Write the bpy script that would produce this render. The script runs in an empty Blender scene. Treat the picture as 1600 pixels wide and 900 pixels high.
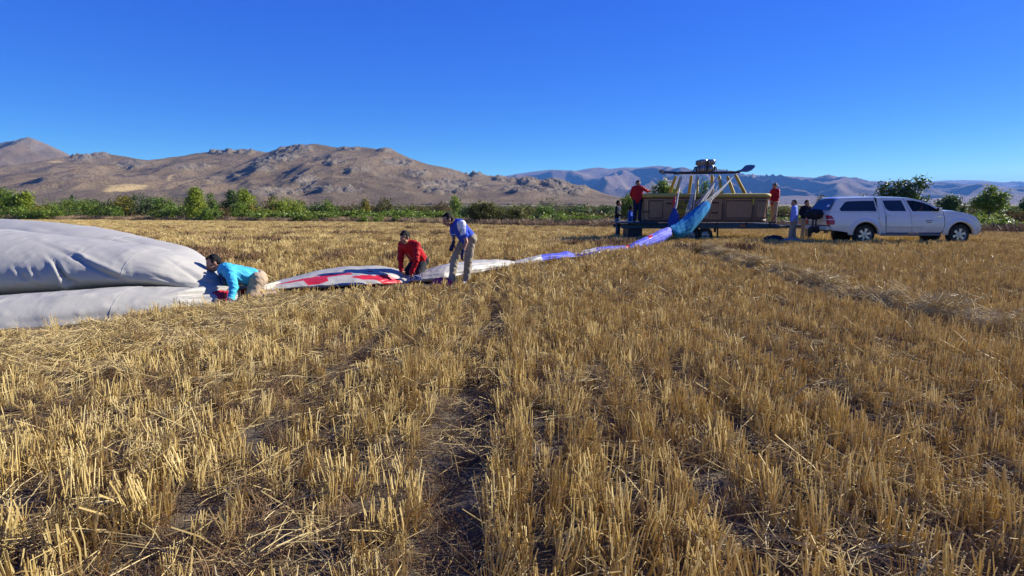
import bpy, bmesh, math, random
import numpy as np
from mathutils import Vector, Matrix, Quaternion, noise as mnoise
from mathutils.geometry import delaunay_2d_cdt

random.seed(7)
RNG = np.random.default_rng(7)
SC = bpy.context.scene
COL = SC.collection

# ------------------------------------------------------------------ camera
CAM_H = 1.6
FPX = 900.0                    # focal length in photo pixels (photo 1600 x 900)
PITCH = math.atan((450 - 328) / FPX)
cam_d = bpy.data.cameras.new("camera")
cam_d.sensor_width = 36.0
cam_d.lens = 36.0 * FPX / 1600.0
cam_d.clip_start = 0.05
cam_d.clip_end = 60000
cam = bpy.data.objects.new("camera", cam_d)
cam.location = (0, 0, CAM_H)
cam.rotation_euler = (math.pi / 2 - PITCH, 0, 0)
COL.objects.link(cam)
SC.camera = cam

# ------------------------------------------------------------------ sky, sun, exposure
SUN_EL = math.radians(26)
SUN_AZ = math.radians(23)      # measured from +X towards +Y
SKY_POW, SKY_GAIN, SKY_CHROMA = 0.50, 1.48, 2.9
SUN_DIR = Vector((math.cos(SUN_EL) * math.cos(SUN_AZ), math.cos(SUN_EL) * math.sin(SUN_AZ), math.sin(SUN_EL)))
SC.view_settings.view_transform = 'Standard'
SC.view_settings.look = 'None'
SC.view_settings.gamma = 1.0
SC.view_settings.exposure = 1.08
SC.render.engine = 'CYCLES'
SC.cycles.max_bounces = 8
SC.cycles.volume_bounces = 0
SC.cycles.transparent_max_bounces = 8
world = bpy.data.worlds.new("World")
SC.world = world
world.use_nodes = True
wn = world.node_tree
wn.nodes.clear()
w_out = wn.nodes.new('ShaderNodeOutputWorld')
w_bg = wn.nodes.new('ShaderNodeBackground')
w_sky = wn.nodes.new('ShaderNodeTexSky')
w_sky.sky_type = 'NISHITA'
w_sky.sun_disc = False
w_sky.sun_elevation = SUN_EL
w_sky.sun_rotation = math.atan2(SUN_DIR.x, SUN_DIR.y)
w_sky.altitude = 1200
w_sky.air_density = 1.0
w_sky.dust_density = 0.3
w_sky.ozone_density = 3.0
# camera-like response of a deep blue morning sky: purer chroma, compressed brightness, the same everywhere
w_sep = wn.nodes.new('ShaderNodeSeparateColor'); wn.links.new(w_sky.outputs[0], w_sep.inputs[0])
def w_math(op, a, b_):
    q = wn.nodes.new('ShaderNodeMath'); q.operation = op
    for i, v in enumerate((a, b_)):
        if isinstance(v, (int, float)): q.inputs[i].default_value = v
        else: wn.links.new(v, q.inputs[i])
    return q.outputs[0]
w_max = w_math('MAXIMUM', w_math('MAXIMUM', w_sep.outputs[0], w_sep.outputs[1]), w_sep.outputs[2])
w_val = w_math('MULTIPLY', w_math('POWER', w_max, SKY_POW), SKY_GAIN)
w_com = wn.nodes.new('ShaderNodeCombineColor')
for i in range(3):
    wn.links.new(w_math('MULTIPLY', w_math('POWER', w_math('DIVIDE', w_sep.outputs[i], w_max), SKY_CHROMA), w_val), w_com.inputs[i])
wn.links.new(w_com.outputs[0], w_bg.inputs['Color'])
w_bg.inputs['Strength'].default_value = 0.12
wn.links.new(w_bg.outputs[0], w_out.inputs['Surface'])
sun_d = bpy.data.lights.new("sun", 'SUN')
sun_d.energy = 5.0
sun_d.angle = math.radians(0.5)
sun_d.color = (1.0, 0.955, 0.865)
sun = bpy.data.objects.new("sun", sun_d)
sun.location = (60, 20, 60)
sun.rotation_euler = (-SUN_DIR).to_track_quat('-Z', 'Y').to_euler()
COL.objects.link(sun)

# ------------------------------------------------------------------ projection helpers
_c, _s = math.cos(PITCH), math.sin(PITCH)
def P(px, py, Y):
    """world point on the ray of photo pixel (px, py) at world depth Y"""
    u = (px - 800.0) / FPX; v = (450.0 - py) / FPX
    d = (u, _c + v * _s, -_s + v * _c)
    t = Y / d[1]
    return Vector((d[0] * t, Y, CAM_H + d[2] * t))
def project(pts):
    pts = np.asarray(pts, float)
    x = pts[:, 0]; y = pts[:, 1]; z = pts[:, 2] - CAM_H
    depth = y * _c - z * _s
    up = y * _s + z * _c
    return 800 + FPX * x / depth, 450 - FPX * up / depth

# ------------------------------------------------------------------ numpy noise
def _hash(ix, iy, seed):
    h = (ix.astype(np.int64) * 374761393 + iy.astype(np.int64) * 668265263 + seed * 1442695041) & 0xFFFFFFFF
    h = ((h ^ (h >> 13)) * 1274126177) & 0xFFFFFFFF
    h = h ^ (h >> 16)
    return (h & 0xFFFF) / 65535.0
def perlin(x, y, seed=0):
    x = np.asarray(x, float); y = np.asarray(y, float)
    x0 = np.floor(x); y0 = np.floor(y); fx = x - x0; fy = y - y0
    def g(ix, iy, dx, dy):
        a = _hash(ix, iy, seed) * 2 * np.pi
        return np.cos(a) * dx + np.sin(a) * dy
    n00 = g(x0, y0, fx, fy); n10 = g(x0 + 1, y0, fx - 1, fy)
    n01 = g(x0, y0 + 1, fx, fy - 1); n11 = g(x0 + 1, y0 + 1, fx - 1, fy - 1)
    u = fx * fx * fx * (fx * (fx * 6 - 15) + 10); v = fy * fy * fy * (fy * (fy * 6 - 15) + 10)
    return ((n00 * (1 - u) + n10 * u) * (1 - v) + (n01 * (1 - u) + n11 * u) * v) * 1.5
def fbm(x, y, octv=4, seed=0, gain=0.5):
    s = 0; a = 1; f = 1; tot = 0
    for i in range(octv):
        s = s + a * perlin(np.asarray(x) * f, np.asarray(y) * f, seed + i * 17); tot += a; a *= gain; f *= 2.03
    return s / tot
def ridged(x, y, octv=4, seed=0, gain=0.5):
    s = 0; a = 1; f = 1; tot = 0
    for i in range(octv):
        s = s + a * (1 - np.abs(perlin(np.asarray(x) * f, np.asarray(y) * f, seed + i * 31))) ** 2; tot += a; a *= gain; f *= 2.1
    return s / tot
def sstep(a, b, x):
    t = np.clip((np.asarray(x, float) - a) / (b - a), 0, 1)
    return t * t * (3 - 2 * t)

# ------------------------------------------------------------------ terrain height
def gz(x, y):
    x = np.asarray(x, float); y = np.asarray(y, float)
    z = 0.27 * sstep(11, 22, y) + 0.012 * np.maximum(0, y - 78) * (1 - 0.35 * sstep(400, 2500, y)) 
    z = z + 0.05 * fbm(x * 0.12, y * 0.12, 2, 3) * sstep(2, 8, y)
    return z
def gzs(x, y):
    return float(gz(np.array([x]), np.array([y]))[0])
EDGE_X = [-400, -120, -62, -36, -12, -1, 7, 18, 27, 45, 120]
EDGE_Y = [95, 78, 72, 66, 57, 47, 42, 37, 31, 25, 20]
def edge_y(x):
    return np.interp(x, EDGE_X, EDGE_Y)

# ------------------------------------------------------------------ materials
def new_mat(name):
    m = bpy.data.materials.new(name); m.use_nodes = True
    return m, m.node_tree, m.node_tree.nodes['Principled BSDF']
def mat(name, col, rough=0.7, var=0.12, scale=8.0, bump=0.0, bscale=40.0, metal=0.0, spec=0.4, coat=0.0, transl=0.0, sheen=0.0):
    """procedural material: base colour with noise variation, fine bump, optional translucency"""
    m, nt, b = new_mat(name)
    N, L = nt.nodes, nt.links
    tc = N.new('ShaderNodeTexCoord')
    nz = N.new('ShaderNodeTexNoise'); nz.inputs['Scale'].default_value = scale; nz.inputs['Detail'].default_value = 5
    L.new(tc.outputs['Object'], nz.inputs['Vector'])
    rp = N.new('ShaderNodeValToRGB')
    a = [max(0, c * (1 - var)) for c in col]; d = [min(1, c * (1 + var)) for c in col]
    rp.color_ramp.elements[0].color = (*a, 1); rp.color_ramp.elements[1].color = (*d, 1)
    rp.color_ramp.elements[0].position = 0.3; rp.color_ramp.elements[1].position = 0.7
    L.new(nz.outputs['Fac'], rp.inputs['Fac']); L.new(rp.outputs['Color'], b.inputs['Base Color'])
    b.inputs['Roughness'].default_value = rough; b.inputs['Metallic'].default_value = metal
    b.inputs['Specular IOR Level'].default_value = spec
    b.inputs['Coat Weight'].default_value = coat
    b.inputs['Sheen Weight'].default_value = sheen
    if bump:
        n2 = N.new('ShaderNodeTexNoise'); n2.inputs['Scale'].default_value = bscale; n2.inputs['Detail'].default_value = 6
        L.new(tc.outputs['Object'], n2.inputs['Vector'])
        bp = N.new('ShaderNodeBump'); bp.inputs['Strength'].default_value = bump; bp.inputs['Distance'].default_value = 0.02
        L.new(n2.outputs['Fac'], bp.inputs['Height']); L.new(bp.outputs[0], b.inputs['Normal'])
    if transl:
        tr = N.new('ShaderNodeBsdfTranslucent'); L.new(rp.outputs['Color'], tr.inputs['Color'])
        mx = N.new('ShaderNodeMixShader'); mx.inputs[0].default_value = transl
        L.new(b.outputs[0], mx.inputs[1]); L.new(tr.outputs[0], mx.inputs[2])
        L.new(mx.outputs[0], N['Material Output'].inputs['Surface'])
    return m
def tone_mat(name, cols, rough=0.75, transl=0.2, spec=0.3, rnd=0.35):
    """plant material: colour ramp driven by a per-stalk tone attribute and the per-object random value"""
    m, nt, b = new_mat(name); N, L = nt.nodes, nt.links
    at = N.new('ShaderNodeAttribute'); at.attribute_name = 'tone'
    oi = N.new('ShaderNodeObjectInfo')
    ma = N.new('ShaderNodeMath'); ma.operation = 'MULTIPLY_ADD'
    ma.inputs[1].default_value = rnd; L.new(oi.outputs['Random'], ma.inputs[0])
    m2 = N.new('ShaderNodeMath'); m2.operation = 'MULTIPLY'; m2.inputs[1].default_value = 1 - rnd
    L.new(at.outputs['Fac'], m2.inputs[0]); L.new(m2.outputs[0], ma.inputs[2])
    rp = N.new('ShaderNodeValToRGB')
    while len(rp.color_ramp.elements) < len(cols): rp.color_ramp.elements.new(0.5)
    for i, c in enumerate(cols):
        e = rp.color_ramp.elements[i]; e.position = i / (len(cols) - 1); e.color = (*c, 1)
    L.new(ma.outputs[0], rp.inputs['Fac']); L.new(rp.outputs['Color'], b.inputs['Base Color'])
    b.inputs['Roughness'].default_value = rough; b.inputs['Specular IOR Level'].default_value = spec
    if transl:
        tr = N.new('ShaderNodeBsdfTranslucent'); L.new(rp.outputs['Color'], tr.inputs['Color'])
        mx = N.new('ShaderNodeMixShader'); mx.inputs[0].default_value = transl
        L.new(b.outputs[0], mx.inputs[1]); L.new(tr.outputs[0], mx.inputs[2])
        L.new(mx.outputs[0], N['Material Output'].inputs['Surface'])
    return m

# ------------------------------------------------------------------ object helpers
def tag(o, label=None, cat=None, group=None, kind=None):
    if label: o['label'] = label
    if cat: o['category'] = cat
    if group: o['group'] = group
    if kind: o['kind'] = kind
    return o
def empty(name, loc, label, cat, group=None):
    o = bpy.data.objects.new(name, None); o.empty_display_size = 0.2
    o.location = loc; COL.objects.link(o)
    return tag(o, label, cat, group)
def link_mesh(name, me, parent=None, loc=None):
    o = bpy.data.objects.new(name, me); COL.objects.link(o)
    if parent is not None: o.parent = parent
    if loc is not None: o.location = loc
    return o
def np_mesh(name, verts, faces, mats, smooth=True, mi=None, attrs=None):
    me = bpy.data.meshes.new(name)
    me.from_pydata([tuple(v) for v in np.asarray(verts).tolist()] if not isinstance(verts, list) else verts, [], faces if isinstance(faces, list) else faces.tolist())
    for m in (mats if isinstance(mats, (list, tuple)) else [mats]): me.materials.append(m)
    if smooth: me.polygons.foreach_set('use_smooth', [True] * len(me.polygons))
    if mi is not None: me.polygons.foreach_set('material_index', np.asarray(mi, np.int32))
    if attrs:
        for k, v in attrs.items():
            a = me.attributes.new(k, 'FLOAT', 'POINT'); a.data.foreach_set('value', np.asarray(v, np.float32))
    me.update()
    return me
def grid_faces(nu, nv, wrap_v=False):
    f = []
    for i in range(nu - 1):
        for j in range(nv if wrap_v else nv - 1):
            j2 = (j + 1) % nv
            f.append((i * nv + j, (i + 1) * nv + j, (i + 1) * nv + j2, i * nv + j2))
    return f
class MB:
    """collects boxes, bars, tubes and free polygons; build() links them as ONE mesh object"""
    def __init__(self): self.v = []; self.f = []; self.m = []; self.sm = []
    def add(self, verts, faces, mi=0, smooth=False):
        o = len(self.v); self.v += [Vector(v) for v in verts]
        for f in faces: self.f.append([i + o for i in f]); self.m.append(mi); self.sm.append(smooth)
        return self
    def box(self, lo, hi, mi=0, bev=0.0):
        x0, y0, z0 = lo; x1, y1, z1 = hi
        if bev <= 0:
            v = [(x0,y0,z0),(x1,y0,z0),(x1,y1,z0),(x0,y1,z0),(x0,y0,z1),(x1,y0,z1),(x1,y1,z1),(x0,y1,z1)]
            return self.add(v, [(3,2,1,0),(4,5,6,7),(0,1,5,4),(1,2,6,5),(2,3,7,6),(3,0,4,7)], mi)
        bm = bmesh.new(); bmesh.ops.create_cube(bm, size=1.0)
        for q in bm.verts: q.co = Vector(((x0+x1)/2 + q.co.x*(x1-x0), (y0+y1)/2 + q.co.y*(y1-y0), (z0+z1)/2 + q.co.z*(z1-z0)))
        bmesh.ops.bevel(bm, geom=bm.edges[:], offset=bev, segments=2, affect='EDGES', profile=0.5)
        bm.verts.index_update()
        self.add([q.co.copy() for q in bm.verts], [[q.index for q in f.verts] for f in bm.faces], mi)
        bm.free(); return self
    def tube(self, pts, r, n=8, mi=0, caps=True, closed=False):
        pts = [Vector(p) for p in pts]; k = len(pts)
        rs = r if isinstance(r, (list, tuple)) else [r] * k
        base = len(self.v); up = Vector((0, 0, 1)); prev = None; rings = []
        for i, p in enumerate(pts):
            if closed: t = pts[(i + 1) % k] - pts[i - 1]
            else: t = pts[min(i + 1, k - 1)] - pts[max(i - 1, 0)]
            t.normalize()
            a = (prev if prev is not None else (up if abs(t.z) < 0.9 else Vector((1, 0, 0))))
            a = a - t * a.dot(t); a.normalize(); prev = a; b = t.cross(a)
            rings.append([p + (a * math.cos(2*math.pi*j/n) + b * math.sin(2*math.pi*j/n)) * rs[i] for j in range(n)])
        v = [q for rg in rings for q in rg]; f = []
        for i in range(k if closed else k - 1):
            i2 = (i + 1) % k
            for j in range(n):
                f.append((i*n+j, i*n+(j+1)%n, i2*n+(j+1)%n, i2*n+j))
        self.add(v, f, mi, True)
        if caps and not closed:
            self.add(rings[0], [list(range(n))[::-1]], mi); self.add(rings[-1], [list(range(n))], mi)
        return self
    def lathe(self, prof, c, axis='z', n=20, mi=0, smooth=True):
        v = []; f = []
        for (r, h) in prof:
            for j in range(n):
                a = 2*math.pi*j/n; x, y = r*math.cos(a), r*math.sin(a)
                v.append(Vector(c) + (Vector((x, y, h)) if axis == 'z' else Vector((x, h, y)) if axis == 'y' else Vector((h, x, y))))
        for i in range(len(prof) - 1):
            for j in range(n): f.append((i*n+j, i*n+(j+1)%n, (i+1)*n+(j+1)%n, (i+1)*n+j))
        return self.add(v, f, mi, smooth)
    def build(self, name, mats, parent=None, origin=(0, 0, 0), shadefix=True):
        o = Vector(origin)
        me = bpy.data.meshes.new(name)
        me.from_pydata([tuple(q - o) for q in self.v], [], self.f)
        for m in (mats if isinstance(mats, (list, tuple)) else [mats]): me.materials.append(m)
        me.polygons.foreach_set('material_index', self.m); me.polygons.foreach_set('use_smooth', self.sm)
        me.update()
        if shadefix:
            bm = bmesh.new(); bm.from_mesh(me); bmesh.ops.recalc_face_normals(bm, faces=bm.faces[:]); bm.to_mesh(me); bm.free()
        return link_mesh(name, me, parent)
def poly_tri(outer, holes=(), step=None):
    """constrained triangulation of a 2-D polygon with holes, extra grid points every `step` for curvature"""
    pts = []; edges = []
    for loop in [outer] + list(holes):
        b = len(pts); n = len(loop); pts += [Vector(p) for p in loop]
        edges += [(b + i, b + (i + 1) % n) for i in range(n)]
    def inside(p, loop):
        c = False; n = len(loop)
        for i in range(n):
            x1, y1 = loop[i]; x2, y2 = loop[(i + 1) % n]
            if (y1 > p[1]) != (y2 > p[1]) and p[0] < (x2 - x1) * (p[1] - y1) / (y2 - y1) + x1: c = not c
        return c
    if step:
        xs = [p[0] for p in outer]; ys = [p[1] for p in outer]
        y = min(ys) + step
        while y < max(ys):
            x = min(xs) + step
            while x < max(xs):
                if inside((x, y), outer) and not any(inside((x, y), h) for h in holes): pts.append(Vector((x, y)))
                x += step
            y += step
    r = delaunay_2d_cdt(pts, edges, [], 0, 1e-6)
    V, F = r[0], r[2]; out = []
    for f in F:
        c = ((V[f[0]].x + V[f[1]].x + V[f[2]].x) / 3, (V[f[0]].y + V[f[1]].y + V[f[2]].y) / 3)
        if inside(c, outer) and not any(inside(c, h) for h in holes): out.append(tuple(f))
    return V, out
def in_poly(px, py, poly):
    c = np.zeros(len(px), bool); n = len(poly)
    for i in range(n):
        x1, y1 = poly[i]; x2, y2 = poly[(i + 1) % n]
        if y1 == y2: continue
        c ^= ((y1 > py) != (y2 > py)) & (px < (x2 - x1) * (py - y1) / (y2 - y1) + x1)
    return c

# ================================================================== SETTING: ground
xs = np.concatenate([-np.geomspace(9.2, 16000, 64)[::-1], np.arange(-9.1, 9.11, 0.06), np.geomspace(9.2, 16000, 64)])
ys = np.concatenate([-np.geomspace(0.6, 900, 14)[::-1], np.arange(-0.4, 14.0, 0.06), np.geomspace(14.08, 17000, 90)])
GX, GY = np.meshgrid(xs, ys, indexing='ij')
TRACKS = [(-0.36, 0.19, 1.05), (-1.62, 0.19, 0.85), (2.75, 0.15, 0.7), (4.2, 0.14, 0.4), (-3.6, 0.16, 0.45)]
def micro(x, y):
    near = 1 - sstep(12, 16, y)
    m = 0.035 * fbm(x * 1.3, y * 1.1, 4, 11) + 0.022 * ridged(x * 3.1, y * 2.7, 3, 21)
    for (tx, tw, ta) in TRACKS:
        m = m - 0.05 * ta * np.exp(-((x - tx - 0.06 * np.sin(y * 0.8)) / tw) ** 2)
    return m * near - 0.01
GZ = gz(GX, GY) + micro(GX, GY)
gverts = np.stack([GX.ravel(), GY.ravel(), GZ.ravel()], 1)
def field_mask(x, y):
    return 1 - sstep(-1.5, 2.0, y - edge_y(x) + 1.5 * perlin(x * 0.3, y * 0.3, 5))
m_ground, nt, b = new_mat('dry_field_soil')
N, L = nt.nodes, nt.links
geo = N.new('ShaderNodeNewGeometry')
att = N.new('ShaderNodeAttribute'); att.attribute_name = 'field'
n1 = N.new('ShaderNodeTexNoise'); n1.inputs['Scale'].default_value = 2.2; n1.inputs['Detail'].default_value = 8
n2 = N.new('ShaderNodeTexNoise'); n2.inputs['Scale'].default_value = 0.12; n2.inputs['Detail'].default_value = 8
n3 = N.new('ShaderNodeTexVoronoi'); n3.feature = 'DISTANCE_TO_EDGE'; n3.inputs['Scale'].default_value = 13.0
n4 = N.new('ShaderNodeTexNoise'); n4.inputs['Scale'].default_value = 60; n4.inputs['Detail'].default_value = 6
n5 = N.new('ShaderNodeTexNoise'); n5.inputs['Scale'].default_value = 0.004; n5.inputs['Detail'].default_value = 10
for q in (n1, n2, n3, n4, n5): L.new(geo.outputs['Position'], q.inputs['Vector'])
r1 = N.new('ShaderNodeValToRGB')
r1.color_ramp.elements[0].color = (0.050, 0.036, 0.021, 1); r1.color_ramp.elements[0].position = 0.3
r1.color_ramp.elements[1].color = (0.150, 0.120, 0.080, 1); r1.color_ramp.elements[1].position = 0.72
L.new(n1.outputs['Fac'], r1.inputs['Fac'])
r2 = N.new('ShaderNodeValToRGB')
r2.color_ramp.elements[0].color = (0.20, 0.145, 0.075, 1); r2.color_ramp.elements[0].position = 0.35
r2.color_ramp.elements[1].color = (0.30, 0.235, 0.15, 1); r2.color_ramp.elements[1].position = 0.65
e = r2.color_ramp.elements.new(0.5); e.color = (0.155, 0.14, 0.06, 1)
L.new(n5.outputs['Fac'], r2.inputs['Fac'])
mx = N.new('ShaderNodeMix'); mx.data_type = 'RGBA'
L.new(att.outputs['Fac'], mx.inputs['Factor']); L.new(r2.outputs['Color'], mx.inputs[6]); L.new(r1.outputs['Color'], mx.inputs[7])
L.new(mx.outputs[2], b.inputs['Base Color']); b.inputs['Roughness'].default_value = 0.95; b.inputs['Specular IOR Level'].default_value = 0.15
bp = N.new('ShaderNodeBump'); bp.inputs['Strength'].default_value = 0.7; bp.inputs['Distance'].default_value = 0.012
ad = N.new('ShaderNodeMath'); ad.operation = 'MULTIPLY_ADD'; ad.inputs[1].default_value = 0.7
cr = N.new('ShaderNodeMapRange'); cr.inputs[2].default_value = 0.035; L.new(n3.outputs['Distance'], cr.inputs[0])
L.new(n4.outputs['Fac'], ad.inputs[0]); L.new(cr.outputs[0], ad.inputs[2])
L.new(ad.outputs[0], bp.inputs['Height']); L.new(bp.outputs[0], b.inputs['Normal'])
me = np_mesh('ground', gverts, grid_faces(len(xs), len(ys)), m_ground, True, None, {'field': field_mask(gverts[:, 0], gverts[:, 1])})
tag(link_mesh('ground', me), 'dry stubble field with tan soil running to the hills', None, None, 'structure')

# ================================================================== SETTING: hills
def hill_mat(name, soils, rockc, scrubc, sc, rock_amt=0.5):
    m, nt, b = new_mat(name); N, L = nt.nodes, nt.links
    geo = N.new('ShaderNodeNewGeometry')
    def nz(s, d=8, rough=0.6):
        q = N.new('ShaderNodeTexNoise'); q.inputs['Scale'].default_value = s; q.inputs['Detail'].default_value = d; q.inputs['Roughness'].default_value = rough
        L.new(geo.outputs['Position'], q.inputs['Vector']); return q
    def ramp(a, bb, c0, c1, src):
        r = N.new('ShaderNodeValToRGB'); r.color_ramp.elements[0].position = a; r.color_ramp.elements[1].position = bb
        r.color_ramp.elements[0].color = (*c0, 1); r.color_ramp.elements[1].color = (*c1, 1); L.new(src, r.inputs['Fac']); return r
    base = ramp(0.35, 0.65, soils[0], soils[1], nz(sc * 0.35).outputs['Fac'])
    fine = ramp(0.3, 0.7, (0.55, 0.55, 0.55), (1.3, 1.3, 1.3), nz(sc * 14, 6, 0.7).outputs['Fac'])
    mul = N.new('ShaderNodeMix'); mul.data_type = 'RGBA'; mul.blend_type = 'MULTIPLY'; mul.inputs['Factor'].default_value = 1
    L.new(base.outputs['Color'], mul.inputs[6]); L.new(fine.outputs['Color'], mul.inputs[7])
    att = N.new('ShaderNodeAttribute'); att.attribute_name = 'rock'
    rk = N.new('ShaderNodeMix'); rk.data_type = 'RGBA'
    rr = ramp(0.35, 0.65, [c * 0.32 for c in rockc], rockc, nz(sc * 9, 8, 0.75).outputs['Fac'])
    L.new(att.outputs['Fac'], rk.inputs['Factor']); L.new(mul.outputs[2], rk.inputs[6]); L.new(rr.outputs['Color'], rk.inputs[7])
    sb = N.new('ShaderNodeMix'); sb.data_type = 'RGBA'
    sm = ramp(0.60, 0.66, (0, 0, 0), (0.75, 0.75, 0.75), nz(sc * 11, 3, 0.55).outputs['Fac'])
    L.new(sm.outputs['Color'], sb.inputs['Factor']); L.new(rk.outputs[2], sb.inputs[6]); sb.inputs[7].default_value = (*scrubc, 1)
    fa = N.new('ShaderNodeAttribute'); fa.attribute_name = 'field'
    fm = N.new('ShaderNodeMix'); fm.data_type = 'RGBA'; L.new(fa.outputs['Fac'], fm.inputs['Factor']); L.new(sb.outputs[2], fm.inputs[6]); fm.inputs[7].default_value = (0.46, 0.33, 0.15, 1)
    L.new(fm.outputs[2], b.inputs['Base Color']); b.inputs['Roughness'].default_value = 0.95; b.inputs['Specular IOR Level'].default_value = 0.1
    bp = N.new('ShaderNodeBump'); bp.inputs['Strength'].default_value = 1.0; bp.inputs['Distance'].default_value = 0.15 / sc
    L.new(nz(sc * 7, 9, 0.72).outputs['Fac'], bp.inputs['Height']); L.new(bp.outputs[0], b.inputs['Normal'])
    return m
def hill(name, sil, Yr, Yf, Yb, dx, dy, material, label, rocky, spur, seed, expo=1.35, rock_col=True, base_drop=6, freq=2.3, rough=0.07, sgain=0.52, crags=(), fields=()):
    """heightfield: ridge line through the silhouette points at depth Yr, foot at Yf, falling behind to Yb"""
    sp = [P(a, q, Yr) for a, q in sil]
    sx = np.array([p.x for p in sp]); sz = np.array([p.z for p in sp])
    X = np.arange(sx[0], sx[-1] + dx, dx); Yv = np.concatenate([np.arange(Yf, Yr, dy), np.arange(Yr, Yb, dy * 2.5)])
    A, B = np.meshgrid(X, Yv, indexing='ij')
    ridge = np.interp(A, sx, sz)
    g = gz(A * 0, B)
    wob = (Yr - Yf) * 0.0
    t = np.clip((B - Yf) / (Yr - Yf), 0, 1); tb = np.clip((B - Yr) / (Yb - Yr), 0, 1)
    H = np.maximum(ridge - gz(0, Yr), 0)
    span = Yr - Yf
    # spurs and gullies run down the slope, wandering sideways
    warp = span * 0.18 * fbm(A / span * 1.7, B / span * 1.7, 3, seed + 5)
    r = ridged((A + warp) / span * freq, B / span * 0.37 * freq + 3, 4, seed, sgain)
    shape = t ** expo
    mid = np.sin(np.pi * np.clip(t, 0, 1)) ** 0.8
    z = g + H * shape + H * spur * (r - 0.62) * mid * (1 - t ** 3) ** 0.7
    n = fbm(A / span * 9, B / span * 9, 5, seed + 9, 0.6)
    z = z + H * rough * n * np.clip(t * 3, 0, 1) * (0.25 + 0.75 * mid)
    rk = sstep(0.08, 0.34, fbm(A / span * 3.4, B / span * 5, 4, seed + 40) + 0.30 * sstep(0.80, 1.0, t) * (1 - tb) - 0.02)
    qx, qy = project(np.stack([A.ravel(), B.ravel(), z.ravel()], 1)); qx = qx.reshape(A.shape); qy = qy.reshape(A.shape)
    rk = rk * 0.3
    for (ax, ay, rx, ry, st_) in crags:
        k = np.exp(-(((qx - ax) / rx) ** 2 + ((qy - ay) / ry) ** 2)) * (t < 1.02)
        rk = np.maximum(rk, st_ * sstep(0.34, 0.58, k + 0.45 * fbm(A / span * 8, B / span * 8, 3, seed + 70)))
    fl = np.zeros(A.shape)
    for plg in fields: fl = np.maximum(fl, in_poly(qx.ravel(), qy.ravel() + 0.6 * perlin(qx.ravel() * 0.2, qy.ravel() * 0.4, 3), plg).reshape(A.shape) * 1.0)
    cl = ridged(A / span * 22, B / span * 22, 3, seed + 60, 0.6)
    crest_mod = 0.35 + 0.65 * sstep(-0.1, 0.25, fbm(A / span * 3, B * 0, 2, seed + 80))
    cl = 0.5 * cl + 0.5 * ridged(A / span * 60, B / span * 40, 3, seed + 61, 0.6)
    z = z + rocky * rk * (cl - 0.45) * (1 - 0.35 * sstep(0.95, 1.0, t) * (1 - tb)) * (0.6 + 0.4 * crest_mod)
    z = z * 1.0 - tb ** 1.3 * H * 0.9 
    z = np.where(t <= 0, z - base_drop, z)
    V = np.stack([A.ravel(), B.ravel(), z.ravel()], 1)
    me = np_mesh(name, V, grid_faces(len(X), len(Yv)), material, True, None, {'rock': np.clip(rk * 0.8, 0, 1).ravel() if rock_col else np.zeros(V.shape[0]), 'field': fl.ravel()})
    return tag(link_mesh(name, me), label, None, None, 'structure')
m_hill = hill_mat('dry_hillside', ((0.150, 0.104, 0.058), (0.265, 0.188, 0.105)), (0.33, 0.275, 0.205), (0.05, 0.046, 0.028), 0.03)
m_far = hill_mat('far_mountain_slope', ((0.17, 0.115, 0.085), (0.28, 0.195, 0.14)), (0.25, 0.2, 0.17), (0.12, 0.10, 0.075), 0.004)
SIL_MAIN = [(-420, 300), (-260, 285), (-120, 268), (0, 262), (60, 255), (95, 250), (115, 246), (140, 242), (155, 238.5), (166, 240), (190, 244), (220, 249), (250, 252), (268, 251.5), (280, 246),
            (300, 241), (330, 237), (370, 236), (395, 236), (425, 238.5), (436, 233), (450, 231), (465, 228), (490, 224.5), (502, 227), (530, 232), (548, 229.5), (566, 230.5), (590, 233.5), (605, 232), (615, 235),
            (640, 247), (670, 257.5), (700, 263), (716, 268), (735, 274), (745, 270.5), (760, 274), (785, 277.5), (800, 280), (822, 278), (840, 281), (862, 281), (890, 287), (910, 291.5), (928, 298), (945, 308), (960, 316), (985, 324)]
SIL_PEAK = [(-500, 262), (-260, 244), (-120, 234), (0, 224), (20, 221), (34, 217.5), (46, 215.5), (56, 219), (70, 227), (90, 237), (105, 244), (130, 250), (180, 262), (240, 285), (300, 310)]
hill('rocky_hill', SIL_MAIN, 1300, 620, 1750, 3.6, 5.0, m_hill, 'bare brown rocky ridge behind the bushes on the left', 27, 0.42, 4, 1.25, crags=[(160, 242, 14, 7, 1), (128, 248, 18, 5, 1), (205, 257, 22, 7, .8), (345, 238.5, 20, 3.5, 1), (385, 238, 18, 3.5, 1), (462, 233, 32, 6, 1), (440, 247, 26, 6, 1), (410, 263, 26, 8, .8), (548, 232, 22, 4, 1), (605, 235, 14, 4, 1), (480, 285, 22, 12, 1), (525, 255, 20, 5, .8), (560, 266, 24, 5, .8), (625, 255, 34, 7, .9), (650, 272, 24, 6, .8), (520, 298, 60, 4, 1), (430, 302, 40, 6, .9), (700, 290, 46, 6, .9), (742, 273, 14, 4, 1), (790, 281, 22, 6, 1), (825, 283, 16, 6, 1), (868, 288, 22, 8, 1), (905, 298, 18, 7, 1), (880, 300, 40, 5, .8), (300, 262, 30, 5, .7), (820, 296, 40, 5, .8), (700, 300, 40, 4, .8), (410, 252, 16, 5, 1)],
     fields=[[(160, 300), (172, 290), (205, 287), (232, 291), (222, 296), (195, 299)], [(70, 253), (102, 251), (95, 255)], [(264, 273), (268, 273), (266, 283), (262, 283)]])
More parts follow.
